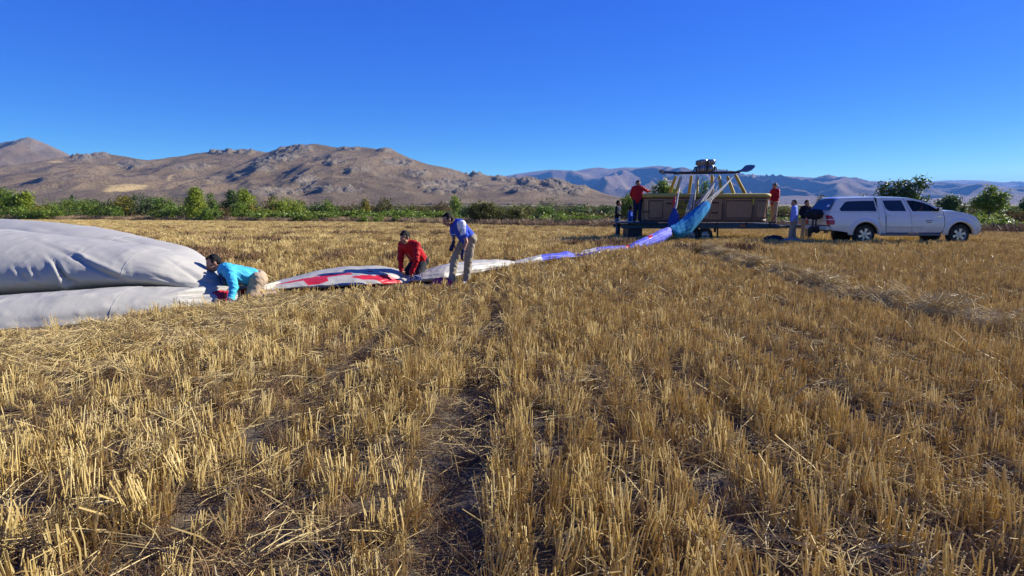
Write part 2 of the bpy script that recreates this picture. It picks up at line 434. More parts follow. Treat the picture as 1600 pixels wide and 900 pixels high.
hill('distant_peak', SIL_PEAK, 2000, 1400, 2500, 7, 9, m_hill, 'pointed bare brown peak at the far left', 24, 0.25, 23, 1.2, crags=[(46, 218, 16, 6, 1), (20, 223, 26, 4, 1), (55, 231, 16, 6, .9), (-40, 229, 40, 5, 1)])
SIL_FAR = [(640, 300), (720, 286), (780, 276.5), (800, 273), (830, 268.5), (862, 265), (880, 266), (900, 267), (920, 263), (937, 261.5), (952, 264), (975, 261.5), (1000, 262), (1018, 259.5), (1032, 258.8), (1050, 262), (1075, 264.5), (1110, 268), (1150, 272.5),
           (1185, 273.5), (1215, 275.5), (1250, 276), (1275, 278.5), (1300, 281), (1325, 281.5), (1350, 284), (1390, 289), (1450, 299), (1540, 312)]
SIL_FAR2 = [(1150, 296), (1250, 288), (1330, 285), (1420, 286.5), (1450, 284.5), (1475, 282), (1505, 281.5), (1535, 282), (1560, 285), (1580, 284.5), (1605, 286), (1680, 288), (1800, 286), (1950, 292), (2100, 300)]
hill('mountain_range', SIL_FAR, 7000, 3600, 9000, 26, 30, m_far, 'hazy blue brown mountain range behind the trailer', 3, 0.8, 51, 1.0, False, 40, 5.5, 0.008, 0.32)
hill('mountain_range', SIL_FAR2, 10500, 6200, 12800, 50, 50, m_far, 'paler blue mountain range on the right horizon', 3, 0.75, 77, 1.0, False, 60, 5.0, 0.008, 0.32)
SIL_LOW = [(1050, 326), (1120, 316), (1180, 309), (1240, 305.5), (1280, 307), (1340, 312), (1420, 311), (1500, 308), (1560, 305), (1640, 303), (1760, 308), (1850, 322)]
hill('foothills', SIL_LOW, 3900, 2500, 4600, 16, 20, m_far, 'low pale foothills below the mountain range', 4, 0.35, 91, 1.1, False, 20, 4.0, 0.02, 0.4)

# ================================================================== PICKUP TRUCK
# near side lies in the plane y = YT; outline points were measured as (photo px, photo py) and become real metres here
YT = 22.0
TW = 1.74                                   # body width
TX0, TZ0 = P(1352, 383, YT).x, gzs(P(1352, 383, YT).x, YT)
def T2(px, py):
    p = P(px, py, YT); return (p.x - TX0, p.z - TZ0)
def side_y(z):
    """inward offset of the flank at height z: rounded sill, bulging waist, tumblehome above the beltline"""
    a = 0.05 * max(0.0, (0.62 - z) / 0.35) ** 2
    b_ = 0.03 * max(0.0, (z - 0.72) / 0.35) ** 2 if z < 1.10 else 0.03 * (0.38 / 0.35) ** 2 + (z - 1.10) * 0.30
    return a + b_
m_white = mat('white_paint', (0.68, 0.66, 0.60), 0.22, 0.02, 3, 0, spec=0.5, coat=0.7)
N, L = m_white.node_tree.nodes, m_white.node_tree.links          # field dust on the sills and lower doors
_b = N['Principled BSDF']; _src = _b.inputs['Base Color'].links[0].from_socket
_tc = N.new('ShaderNodeTexCoord'); _sx = N.new('ShaderNodeSeparateXYZ'); L.new(_tc.outputs['Object'], _sx.inputs[0])
_mr = N.new('ShaderNodeMapRange'); _mr.inputs[1].default_value = 0.95; _mr.inputs[2].default_value = 0.35; L.new(_sx.outputs['Z'], _mr.inputs[0])
_nz = N.new('ShaderNodeTexNoise'); _nz.inputs['Scale'].default_value = 3.5; _nz.inputs['Detail'].default_value = 7; L.new(_tc.outputs['Object'], _nz.inputs['Vector'])
_mu = N.new('ShaderNodeMath'); _mu.operation = 'MULTIPLY'; L.new(_mr.outputs[0], _mu.inputs[0]); L.new(_nz.outputs['Fac'], _mu.inputs[1])
_mx = N.new('ShaderNodeMix'); _mx.data_type = 'RGBA'; L.new(_mu.outputs[0], _mx.inputs['Factor']); L.new(_src, _mx.inputs[6]); _mx.inputs[7].default_value = (0.30, 0.235, 0.15, 1); L.new(_mx.outputs[2], _b.inputs['Base Color'])
_ro = N.new('ShaderNodeMapRange'); _ro.inputs[3].default_value = 0.2; _ro.inputs[4].default_value = 0.9; L.new(_mu.outputs[0], _ro.inputs[0]); L.new(_ro.outputs[0], _b.inputs['Roughness'])
m_glass = mat('tinted_glass', (0.012, 0.015, 0.022), 0.06, 0.1, 3, spec=0.6)
m_cglass = mat('clear_window_glass', (0.010, 0.014, 0.016), 0.05, 0.1, 3, spec=0.6)
_n, _l = m_cglass.node_tree.nodes, m_cglass.node_tree.links
_tr = _n.new('ShaderNodeBsdfTransparent'); _tr.inputs[0].default_value = (0.55, 0.62, 0.58, 1); _ms = _n.new('ShaderNodeMixShader'); _ms.inputs[0].default_value = 0.62
_l.new(_n['Principled BSDF'].outputs[0], _ms.inputs[1]); _l.new(_tr.outputs[0], _ms.inputs[2]); _l.new(_ms.outputs[0], _n['Material Output'].inputs['Surface'])
m_black = mat('black_plastic', (0.018, 0.018, 0.02), 0.55, 0.2, 20, 0.2)
m_rubber = mat('tyre_rubber', (0.022, 0.021, 0.02), 0.85, 0.25, 30, 0.4)
m_alloy = mat('alloy_rim', (0.50, 0.51, 0.54), 0.3, 0.05, 8, metal=0.75)
m_redlens = mat('red_lens', (0.42, 0.012, 0.015), 0.15, 0.1, 30, coat=0.5)
m_clear = mat('headlamp_lens', (0.62, 0.64, 0.68), 0.08, 0.15, 60, coat=0.8)
m_chrome = mat('chrome', (0.7, 0.7, 0.72), 0.15, 0.03, 8, metal=1.0)
truck = empty('pickup_truck', (TX0, YT, TZ0), 'white double cab pickup truck with canopy parked at the right of the trailer', 'pickup truck')
truck.rotation_euler.z = 0
def skin(name, outer, holes=(), material=None, off=0.0, step=0.09, parents=None):
    """flank panel: polygon in (x, z) wrapped onto the near and the far flank, one object for each"""
    V, F = poly_tri(outer, holes, step); out = []
    for side in (0, 1):
        mb = MB()
        if side == 0: mb.add([(p.x, side_y(p.y) - off, p.y) for p in V], F, 0, True)
        else: mb.add([(p.x, TW - side_y(p.y) + off, p.y) for p in V], [f[::-1] for f in F], 0, True)
        out.append(mb.build(name, material or m_white, parents[side] if parents else truck))
    return out
def dens(pts, n=6):
    """smooth closed polyline through T2 points (only linear subdivision keeps corners)"""
    out = []
    for i, p in enumerate(pts):
        q = pts[(i + 1) % len(pts)]
        for k in range(n): out.append((p[0] + (q[0] - p[0]) * k / n, p[1] + (q[1] - p[1]) * k / n))
    return out
def arc(cx, cy, rx, ry, a0, a1, n=14):
    return [(cx + rx * math.cos(math.radians(a0 + (a1 - a0) * i / n)), cy - ry * math.sin(math.radians(a0 + (a1 - a0) * i / n))) for i in range(n + 1)]
def poly(pts): return [T2(*p) for p in pts]
ARCH_R = arc(1352, 366.5, 20.5, 20.0, 0, 180)        # right foot -> over -> left foot (px)
ARCH_F = arc(1500, 366.5, 20.5, 20.0, 0, 180)
# --- rear half: load bed side plus canopy
bed = poly([(1298.2, 331.6), (1374.2, 331.6), (1374.6, 364.6)] + [(1372.5, 364.6)] + ARCH_R + [(1331.0, 364.6), (1316, 361.6), (1300.5, 359.8), (1297.0, 352.5), (1296.4, 336)])
skin('load_bed_side', bed)
can_win = poly([(1316.4, 330.0), (1372.2, 330.0), (1370.6, 313.4), (1350, 313.7), (1330, 314.4), (1324.4, 315.8), (1314.0, 327.2)])
can = poly([(1298.4, 331.1), (1302.0, 327.0), (1307.0, 319.5), (1312.4, 312.2), (1318, 309.6), (1340, 308.7), (1371.6, 308.1), (1374.2, 331.1)])
skin('canopy_side', can, [can_win])
skin('canopy_window', can_win, (), m_glass, -0.012, 0.15)
# --- cab: pillar, doors, wing
cab_pil = poly([(1375.4, 308.6), (1383.0, 308.3), (1382.6, 316), (1384.6, 326), (1385.2, 334), (1384.4, 363.6), (1382.5, 365.4), (1375.6, 365.4)])
skin('cab_corner_panel', cab_pil)
rd_win = poly([(1384.4, 313.2), (1413.6, 312.8), (1416.0, 320), (1418.4, 330.0), (1394, 330.0), (1389.4, 328.4), (1386.6, 324.8), (1385.0, 318)])
rdoor = poly([(1383.6, 308.4), (1406, 308.4), (1416.6, 308.9), (1421.0, 322), (1424.6, 333), (1424.9, 363.4), (1385.2, 363.4), (1385.9, 340), (1385.8, 333.5), (1385.2, 326.0), (1383.2, 316.0)])
fd_win = poly([(1421.6, 313.0), (1432, 313.3), (1440, 314.6), (1448, 316.8), (1457, 320.6), (1466.6, 326.6), (1468.4, 330.3), (1428.4, 330.3), (1425.6, 324)])
fdoor = poly([(1417.4, 309.0), (1426, 309.6), (1434, 310.7), (1444, 312.9), (1452, 315.6), (1462, 320.2), (1472, 326.2), (1475.6, 330.2), (1476.2, 340), (1476.0, 350), (1474.2, 358), (1471.0, 363.4), (1425.6, 363.4), (1425.3, 333), (1421.7, 322)])
for (outl, win) in ((rdoor, rd_win), (fdoor, fd_win)):
    doors = skin('door', outl, [win]); d = doors[0]
    skin('window', win, (), m_glass if win is rd_win else m_cglass, -0.012, 0.2, doors)
    # handle and moulding
    hx = T2(1384.5 if win is rd_win else 1427.5, 336.5); hb_ = MB()
    hb_.box((hx[0], side_y(hx[1]) - 0.035, hx[1] - 0.02), (hx[0] + 0.22, side_y(hx[1]) + 0.01, hx[1] + 0.025), 0, 0.012); hb_.build('handle', m_white, d)
    c0 = T2(1387 if win is rd_win else 1427, 354.5); c1 = T2(1424 if win is rd_win else 1443, 354.5); cb = MB()
    cb.box((c0[0], side_y(c0[1]) - 0.022, c0[1] - 0.03), (c1[0], side_y(c0[1]) + 0.01, c0[1] + 0.03), 0, 0.015); cb.build('side_moulding', m_white, d)
    if win is fd_win:
        # small company mark on the door: script squiggle and a dark red underline
        lg = MB(); zc = T2(1452, 346.3)
        yy = side_y(zc[1]) - 0.004
        for k, (x0, z0, x1, z1) in enumerate([(-0.13, 0.02, -0.10, 0.055), (-0.10, 0.055, -0.07, 0.01), (-0.07, 0.01, -0.03, 0.05), (-0.03, 0.05, 0.0, 0.015), (0.0, 0.015, 0.05, 0.05), (0.05, 0.05, 0.08, 0.02), (0.08, 0.02, 0.15, 0.045)]):
            lg.tube([(zc[0] + x0, yy, zc[1] + z0), (zc[0] + x1, yy, zc[1] + z1)], 0.010, 5)
        lg.build('door_mark', mat('mark_blue', (0.03, 0.07, 0.16), 0.5), d)
        lg = MB(); lg.box((zc[0] - 0.08, yy - 0.004, zc[1] - 0.045), (zc[0] + 0.09, yy + 0.004, zc[1] - 0.018)); lg.build('door_mark', mat('mark_red', (0.22, 0.03, 0.03), 0.5), d)
wing = poly([(1476.4, 330.0), (1480, 329.4), (1497, 330.3), (1508, 332.4), (1519.5, 335.6), (1526.5, 340.2), (1529.5, 345.0), (1532.2, 349.5), (1532.9, 355), (1532.6, 361.5), (1529.5, 365.2), (1521.5, 365.2), (1520.5, 366.5)] + ARCH_F[1:] + [(1478.6, 364.8), (1472.2, 364.4), (1475.2, 358), (1476.9, 350), (1477.1, 340)])
skin('wing', wing)
# --- wheel arch flares: swept lips round both arches on both flanks
for cx in (1352, 1500):
    for sgn in (0, 1):
        ring_o = arc(cx, 366.0, 27.0, 25.5, -2, 182, 22); ring_m = arc(cx, 366.2, 24.0, 22.6, -2, 182, 22); ring_i = arc(cx, 366.5, 20.3, 19.8, -2, 182, 22)
        if cx == 1500: ring_o = [(min(a, 1531.5), b_) for a, b_ in ring_o]
        V = []; n = len(ring_o)
        for ring, off in ((ring_o, -0.004), (ring_m, 0.062), (ring_i, 0.07), (ring_i, -0.05)):
            for q in ring:
                x, z = T2(*q); yo = side_y(z) - off
                V.append((x, yo if sgn == 0 else TW - yo, z))
        F = [(i * n + j, i * n + j + 1, (i + 1) * n + j + 1, (i + 1) * n + j) for i in range(3) for j in range(n - 1)]
        mb = MB(); mb.add(V, F, 0, True); mb.build('arch_flare', m_white, truck)
# --- upper skins lofted across the width along the top outline
def loft_top(name, pts, material, crown=0.03, mi=0, sub=9, edge=0.0):
    mb = MB(); V = []; n = sub
    for q in pts:
        x, z = T2(*q); y0 = side_y(z)
        for k in range(n):
            t = k / (n - 1); s = math.sin(math.pi * t)
            V.append((x, y0 + (TW - 2 * y0) * t, z + crown * s ** 0.6))
    mb.add(V, [(i * n + j, (i + 1) * n + j, (i + 1) * n + j + 1, i * n + j + 1) for i in range(len(pts) - 1) for j in range(n - 1)], 0, True)
    return mb.build(name, material, truck)
loft_top('canopy_roof', [(1312.4, 312.2), (1314.5, 310.8), (1318, 309.6), (1328, 309.0), (1340, 308.7), (1356, 308.3), (1371.6, 308.1)], m_white, 0.05)
loft_top('cab_roof', [(1375.4, 308.6), (1383, 308.3), (1395, 308.3), (1406, 308.4), (1416.6, 308.9), (1426, 309.6), (1434, 310.7), (1440, 311.8)], m_white, 0.045)
loft_top('windscreen', [(1440, 311.8), (1444, 312.9), (1452, 315.6), (1462, 320.2), (1472, 326.2), (1476.4, 330.0)], m_glass, 0.04)
loft_top('bonnet', [(1476.4, 330.0), (1480, 329.4), (1490, 329.6), (1497, 330.3), (1508, 332.4), (1519.5, 335.6), (1526.5, 340.2)], m_white, 0.045)
loft_top('grille', [(1526.5, 340.2), (1528, 342.5), (1529.5, 345.0), (1531.2, 348.0)], m_chrome, 0.0)
loft_top('front_bumper', [(1531.2, 348.0), (1532.4, 351), (1533.2, 355), (1532.9, 361.5), (1529.5, 365.2), (1521, 366)], m_white, 0.0)
# --- rear: tailgate, canopy glass, bumper
loft_top('rear_window_frame', [(1298.4, 331.1), (1302.0, 327.0), (1307.0, 319.5), (1312.4, 312.2)], m_white, 0.0)
gmb = MB(); V = []
for q in [(1300.0, 328.6), (1302.0, 326.2), (1306.5, 319.4), (1311.6, 312.4)]:
    x, z = T2(*q); y0 = side_y(z) + 0.07
    for k in range(7): V.append((x - 0.03, y0 + (TW - 2 * y0) * k / 6, z + 0.012))
gmb.add(V, [(i * 7 + j, (i + 1) * 7 + j, (i + 1) * 7 + j + 1, i * 7 + j + 1) for i in range(3) for j in range(6)], 0, True)
rg = gmb.build('rear_window', mat('rear_glass', (0.012, 0.02, 0.06), 0.08, 0.1, 3, spec=0.6), truck)
stk = MB(); a_ = T2(1303.8, 323.6); b_ = T2(1306.2, 320.0)
stk.add([(a_[0] - 0.045, 0.30, a_[1] + 0.012), (a_[0] - 0.045, 0.50, a_[1] + 0.012), (b_[0] - 0.045, 0.50, b_[1] + 0.012), (b_[0] - 0.045, 0.30, b_[1] + 0.012)], [(0, 1, 2, 3)])
stk.build('sticker', mat('sticker_paper', (0.65, 0.65, 0.7), 0.6, 0.35, 30), rg)
loft_top('tailgate', [(1298.2, 331.6), (1296.4, 336), (1296.2, 344), (1297.0, 352.0)], m_white, 0.0)
th = MB(); a_ = T2(1296.0, 341); th.box((a_[0] - 0.03, TW / 2 - 0.12, a_[1] - 0.03), (a_[0] + 0.01, TW / 2 + 0.12, a_[1] + 0.03), 0, 0.01); th.build('tailgate_handle', m_black, truck)
rb = MB(); a_ = T2(1299.5, 353.6); c_ = T2(1304, 360.0)
rb.box((a_[0] - 0.17, 0.05, c_[1]), (a_[0] + 0.1, TW - 0.05, a_[1]), 0, 0.03); rbo = rb.build('rear_bumper', m_white, truck)
npl = MB(); npl.box((a_[0] - 0.178, TW / 2 - 0.3, c_[1] + 0.03), (a_[0] - 0.168, TW / 2 + 0.25, c_[1] + 0.14)); npl.build('number_plate', mat('plate', (0.12, 0.12, 0.14), 0.5, 0.5, 40), rbo)
for sgn in (0, 1):
    lm = MB(); V = []
    for (qx, qy, yo) in [(1296.0, 336.2, .17), (1296.0, 336.2, -.012), (1300.2, 337.2, -.012), (1303.4, 342.0, -.012), (1304.6, 347.2, -.012), (1303.8, 351.2, -.012), (1296.4, 351.4, -.012), (1296.4, 351.4, .17)]:
        x, z = T2(qx, qy); y = side_y(z) + yo; V.append((x - 0.025 if yo > 0 or qx < 1298 else x, y if sgn == 0 else TW - y, z))
    lm.add(V, [(1, 2, 3, 4, 5, 6), (0, 1, 6, 7)]); lmo = lm.build('tail_lamp', m_redlens, truck)
    bar = MB(); x, z = T2(1296.0, 343.2); bar.box((x - 0.035, (side_y(z) - 0.018) if sgn == 0 else TW - 0.16, z - 0.015), (x + 0.16, 0.16 if sgn == 0 else TW - side_y(z) + 0.018, z + 0.02)); bar.build('reflector_strip', m_clear, lmo)
    hl = MB(); V = []
    for (qx, qy) in [(1514.8, 337.2), (1520, 337.4), (1526.8, 341.0), (1528.6, 345.6), (1523.5, 344.2), (1516.5, 340.2)]:
        x, z = T2(qx, qy); y = side_y(z) - 0.012; V.append((x, y if sgn == 0 else TW - y, z))
    hl.add(V, [tuple(range(6))]); hl.build('headlight', m_clear, truck)
    bl = MB(); x, z = T2(1468.5, 338.4); bl.box((x - 0.1, (side_y(z) - 0.008) if sgn == 0 else TW - side_y(z) - 0.008, z - 0.014), (x + 0.12, (side_y(z) + 0.008) if sgn == 0 else TW - side_y(z) + 0.008, z + 0.014)); bl.build('badge', m_chrome, truck)
    mr = MB(); x, z = T2(1469.0, 327.6); y = (side_y(z) - 0.16) if sgn == 0 else TW - side_y(z) + 0.02
    mr.box((x - 0.07, y, z - 0.07), (x + 0.05, y + 0.15, z + 0.08), 0, 0.025); mro = mr.build('wing_mirror', m_white, truck)
    mg = MB(); mg.box((x - 0.078, y + 0.015, z - 0.055), (x - 0.069, y + 0.135, z + 0.065)); mg.build('mirror_glass', m_black, mro)
    st = MB(); x0, z0 = T2(1376, 366.4); x1, _ = T2(1467, 366.4); y = -0.10 if sgn == 0 else TW - 0.06
    st.box((x0, y, z0 - 0.045), (x1, y + 0.16, z0 + 0.045), 0, 0.02)
    st.build('side_step', mat('step_steel', (0.10, 0.12, 0.16), 0.35, 0.1, 10, metal=0.5), truck)
# --- dark inner body so no light leaks through: wheel housings, floor, cabin lining
inn = MB()
x0, zlo = T2(1302, 362); x1, _ = T2(1526, 362)
xa, _ = T2(1330, 362); xb, _ = T2(1374, 362); xc, _ = T2(1477, 362); xd, _ = T2(1523, 362)
ztop = T2(1400, 345)[1]
inn.box((x0, 0.12, zlo), (xa, TW - 0.12, ztop)); inn.box((xb, 0.12, zlo - 0.05), (xc, TW - 0.12, ztop)); inn.box((xd, 0.2, zlo), (T2(1529, 362)[0], TW - 0.2, ztop - 0.1))
inn.box((xa + 0.003, 0.42, zlo), (xb - 0.003, TW - 0.42, ztop)); inn.box((xc + 0.003, 0.42, zlo), (xd - 0.003, TW - 0.42, ztop + 0.1))
inn.box((xa + 0.003, 0.06, ztop + 0.05), (xb - 0.003, TW - 0.06, ztop + 0.1))
inn.build('chassis', m_black, truck)
m_seat = mat('seat_fabric', (0.05, 0.05, 0.055), 0.9)
for xx in (1396, 1438):
    a_, zb = T2(xx, 346); 
    for yy in (0.3, 1.0):
        lin = MB(); lin.box((a_ - 0.12, yy, zb), (a_ + 0.06, yy + 0.46, zb + 0.62), 0, 0.05); lin.box((a_ - 0.05, yy + 0.1, zb + 0.61), (a_ + 0.04, yy + 0.36, zb + 0.84), 0, 0.03)
        lin.build('seat', m_seat, truck)
# --- wheels
def wheel(px, near):
    cx, cz = T2(px, 367.0); y0 = 0.03 if near else TW - 0.03; s = 1 if near else -1
    r = 0.385; tw_ = 0.24
    tyre = MB(); pr = [(0.25, 0.0), (0.31, -0.012), (0.352, 0.0), (r, 0.03), (r, tw_ - 0.03), (0.352, tw_), (0.25, tw_)]
    tyre.lathe([(a, y0 + s * h) for a, h in pr], (cx, 0, cz), 'y', 36)
    for k in range(36):
        a = 2 * math.pi * k / 36
        c = Vector((cx + (r + 0.004) * math.cos(a), y0 + s * tw_ / 2, cz + (r + 0.004) * math.sin(a)))
        t = Vector((-math.sin(a), 0, math.cos(a))); n = Vector((math.cos(a), 0, math.sin(a))); w = Vector((0, 1, 0))
        vs = [c + t * (i * 0.018) + w * (j * 0.1) + n * k2 for i in (-1, 1) for j in (-1, 1) for k2 in (-0.006, 0.008)]
        tyre.add(vs, [(0, 1, 3, 2), (4, 6, 7, 5), (0, 4, 5, 1), (2, 3, 7, 6), (1, 5, 7, 3)])
    t = tyre.build('wheel', m_rubber, truck)
    rim = MB(); rim.lathe([(0.252, y0 - s * 0.005), (0.235, y0 + s * 0.02), (0.228, y0 + s * 0.09)], (cx, 0, cz), 'y', 32)
    for k in range(6):
        a = 2 * math.pi * k / 6 + 0.3
        for (da, r1) in ((0.0, 0.236),):
            d = Vector((math.cos(a), 0, math.sin(a))); q = Vector((-math.sin(a), 0, math.cos(a)))
            c = Vector((cx, 0, cz)); yf = y0 + s * 0.012; yb = y0 + s * 0.06
            v = [c + d * 0.05 + q * 0.035, c + d * r1 + q * 0.055, c + d * r1 - q * 0.055, c + d * 0.05 - q * 0.035]
            rim.add([Vector((p.x, yf, p.z)) for p in v] + [Vector((p.x, yb, p.z)) for p in v], [(0, 1, 2, 3), (0, 4, 5, 1), (3, 2, 6, 7), (4, 7, 6, 5)])
    rim.lathe([(0.0, y0 + s * 0.0), (0.05, y0 + s * 0.0), (0.062, y0 + s * 0.015), (0.062, y0 + s * 0.05)], (cx, 0, cz), 'y', 20)
    rim.build('rim', m_alloy, t)
    bk = MB(); bk.lathe([(0.0, y0 + s * 0.085), (0.24, y0 + s * 0.085)], (cx, 0, cz), 'y', 24); bk.build('brake_disc', m_black, t)
for px in (1352, 1500):
    wheel(px, True); wheel(px, False)
an = MB(); x, z = T2(1370.6, 308); an.lathe([(0.0, z + 0.1), (0.03, z + 0.09), (0.035, z + 0.03)], (x, TW / 2, 0), 'z', 10); an.build('roof_light', m_black, truck)

# ================================================================== BASKET, BURNER FRAME, TRAILER
BY = 24.5                                   # depth of the basket's front wall
m_wick, nt, b = new_mat('wicker'); N, L = nt.nodes, nt.links
tc = N.new('ShaderNodeTexCoord'); geo = N.new('ShaderNodeNewGeometry')
wv = N.new('ShaderNodeTexWave'); wv.wave_type = 'BANDS'; wv.bands_direction = 'Z'; wv.inputs['Scale'].default_value = 12; wv.inputs['Distortion'].default_value = 1.5; wv.inputs['Detail'].default_value = 2
L.new(tc.outputs['Object'], wv.inputs['Vector'])
nz = N.new('ShaderNodeTexNoise'); nz.inputs['Scale'].default_value = 7; nz.inputs['Detail'].default_value = 6; L.new(tc.outputs['Object'], nz.inputs['Vector'])
rp = N.new('ShaderNodeValToRGB'); rp.color_ramp.elements[0].color = (0.28, 0.145, 0.075, 1); rp.color_ramp.elements[1].color = (0.60, 0.38, 0.22, 1)
mm = N.new('ShaderNodeMath'); mm.operation = 'MULTIPLY_ADD'; mm.inputs[1].default_value = 0.45; L.new(wv.outputs['Fac'], mm.inputs[0])
m3 = N.new('ShaderNodeMath'); m3.operation = 'MULTIPLY'; m3.inputs[1].default_value = 0.6; L.new(nz.outputs['Fac'], m3.inputs[0]); L.new(m3.outputs[0], mm.inputs[2])
L.new(mm.outputs[0], rp.inputs['Fac']); L.new(rp.outputs['Color'], b.inputs['Base Color']); b.inputs['Roughness'].default_value = 0.7
bp = N.new('ShaderNodeBump'); bp.inputs['Strength'].default_value = 0.9; bp.inputs['Distance'].default_value = 0.02; L.new(wv.outputs['Fac'], bp.inputs['Height']); L.new(bp.outputs[0], b.inputs['Normal'])
m_cane = mat('cane', (0.46, 0.30, 0.17), 0.65, 0.25, 20)
m_pad = mat('tan_padding', (0.42, 0.31, 0.08), 0.75, 0.12, 10, 0.2, 60)
m_ypole = mat('yellow_pole_sleeve', (0.42, 0.29, 0.035), 0.7, 0.18, 8, 0.25, 40)
m_leather = mat('dark_leather', (0.10, 0.055, 0.035), 0.6, 0.2, 14, 0.2)
m_steel = mat('burner_steel', (0.30, 0.30, 0.31), 0.38, 0.15, 20, metal=0.8)
m_dsteel = mat('dark_steel', (0.035, 0.04, 0.05), 0.5, 0.2, 12, metal=0.4)
m_teal = mat('teal_painted_steel', (0.022, 0.055, 0.075), 0.5, 0.25, 6, 0.1)
m_rope = mat('pale_rope', (0.62, 0.58, 0.50), 0.8, 0.1, 40)
bz0 = P(1105, 347.0, BY).z; bz1 = P(1105, 306.5, BY).z
bx0 = P(1007.5, 330, BY).x; bx1 = P(1204.5, 330, BY).x
BD = 1.65
basket = empty('balloon_basket', ((bx0 + bx1) / 2, BY + BD / 2, bz0), 'large rectangular wicker balloon basket with padded rim and burner frame standing on the trailer', 'basket')
def rrect(x0, x1, y0, y1, r, n=7):
    out = []
    for (cx, cy, a0) in ((x1 - r, y0 + r, -90), (x1 - r, y1 - r, 0), (x0 + r, y1 - r, 90), (x0 + r, y0 + r, 180)):
        for i in range(n + 1):
            a = math.radians(a0 + 90 * i / n); out.append((cx + r * math.cos(a), cy + r * math.sin(a)))
    return out
def brect(t, off=0.0):
    k = 0.07 * (1 - t)
    return rrect(bx0 + k - off, bx1 - k + off, BY + k - off, BY + BD - k + off, 0.34 + off)
H_ = bz1 - bz0
bo = basket.location
mb = MB()
rings = [brect(t) for t in np.linspace(0, 1, 12)]
n = len(rings[0]); V = []
for t, rg in zip(np.linspace(0, 1, 12), rings): V += [(x, y, bz0 + H_ * t) for x, y in rg]
rin = [brect(t, -0.06) for t in (1, 0)]
for t, rg in zip((1, 0.02), rin): V += [(x, y, bz0 + H_ * t) for x, y in rg]
mb.add(V, [(i * n + j, i * n + (j + 1) % n, (i + 1) * n + (j + 1) % n, (i + 1) * n + j) for i in range(13) for j in range(n)], 0, True)
mb.add([(x, y, bz0 + 0.03) for x, y in rin[1]], [tuple(range(n))])
mb.build('wicker_wall', m_wick, basket, bo)
def along(rg, s):
    """point at arc length s on a closed ring"""
    k = 0
    while True:
        a = Vector(rg[k % n]); c = Vector(rg[(k + 1) % n]); d = (c - a).length
        if s <= d: return a + (c - a) * (s / max(d, 1e-6)), (c - a).normalized()
        s -= d; k += 1
per = sum((Vector(rings[-1][i]) - Vector(rings[-1][(i + 1) % n])).length for i in range(n))
mb = MB(); r0, r1 = brect(0, 0.008), brect(1, 0.008); p0_ = sum((Vector(r0[i]) - Vector(r0[(i + 1) % n])).length for i in range(n)); p1_ = sum((Vector(r1[i]) - Vector(r1[(i + 1) % n])).length for i in range(n))
NS = 150
for k in range(NS):
    a, _ = along(r0, p0_ * (k + 0.001) / NS); c, _ = along(r1, p1_ * (k + 0.001) / NS)
    mb.tube([(a.x, a.y, bz0 + 0.02), ((a.x + c.x) / 2, (a.y + c.y) / 2, bz0 + H_ / 2), (c.x, c.y, bz1 - 0.02)], 0.014, 4, 0, False)
o = mb.build('cane_stakes', m_cane, basket, bo); o['kind'] = 'stuff'
for nm, t0, t1, off, mtl in (('leather_band', 0.0, 0.10, 0.02, m_leather), ('rim_band', 0.90, 1.0, 0.02, m_leather)):
    mb = MB(); V = []
    for t, o_ in ((t0, off), (t1, off), (t1, 0.0), (t0, 0.0)): V += [(x, y, bz0 + H_ * t) for x, y in brect(t, o_)]
    mb.add(V, [(i * n + j, i * n + (j + 1) % n, ((i + 1) % 4) * n + (j + 1) % n, ((i + 1) % 4) * n + j) for i in range(4) for j in range(n)], 0, True); mb.build(nm, mtl, basket, bo)
rm = MB(); rr_ = brect(1, 0.0); rm.tube([(x, y, bz1 + 0.03) for x, y in rr_], 0.088, 10, 0, False, True); rm.build('padded_rim', m_pad, basket, bo)
# frames on the front wall, foot holes, sign
def front_y(t): return BY + 0.07 * (1 - t)
def bpx(px): return P(px, 330, BY).x
def fbox(mb, pxa, pxb, ta, tb, d=0.03, mi=0):
    mb.box((bpx(pxa), front_y((ta + tb) / 2) - d, bz0 + H_ * ta), (bpx(pxb), front_y((ta + tb) / 2) + 0.02, bz0 + H_ * tb), mi, 0.006)
for (pa, pb) in ((1013, 1036), (1056, 1076), (1128, 1132), (1134, 1176), (1181, 1199)):
    mb = MB()
    if pb - pa > 6:
        fbox(mb, pa, pa + 1.0, 0.14, 0.84); fbox(mb, pb - 1.0, pb, 0.14, 0.84); fbox(mb, pa + 1.0, pb - 1.0, 0.80, 0.84); fbox(mb, pa + 1.0, pb - 1.0, 0.14, 0.18)
    else: fbox(mb, pa, pb, 0.10, 0.9, 0.035)
    mb.build('wall_frame', m_leather, basket, bo)
mb = MB(); fbox(mb, 1175.5, 1178.6, 0.02, 0.93, 0.05); mb.build('corner_post', m_leather, basket, bo)
for (px, py) in ((1117.5, 317), (1117.5, 332.5), (1046, 318), (1010, 331), (1104, 332.5)):
    mb = MB(); t = (P(px, py, BY).z - bz0) / H_; fbox(mb, px - 5, px + 5, t - 0.025, t + 0.025, 0.045); mb.build('foot_hole', m_black, basket, bo)
m_sign = mat('yellow_sign', (0.36, 0.27, 0.012), 0.5, 0.1, 6)
mb = MB(); fbox(mb, 1056.5, 1074, 0.30, 0.83, 0.06); sg = mb.build('sign', m_sign, basket, bo)
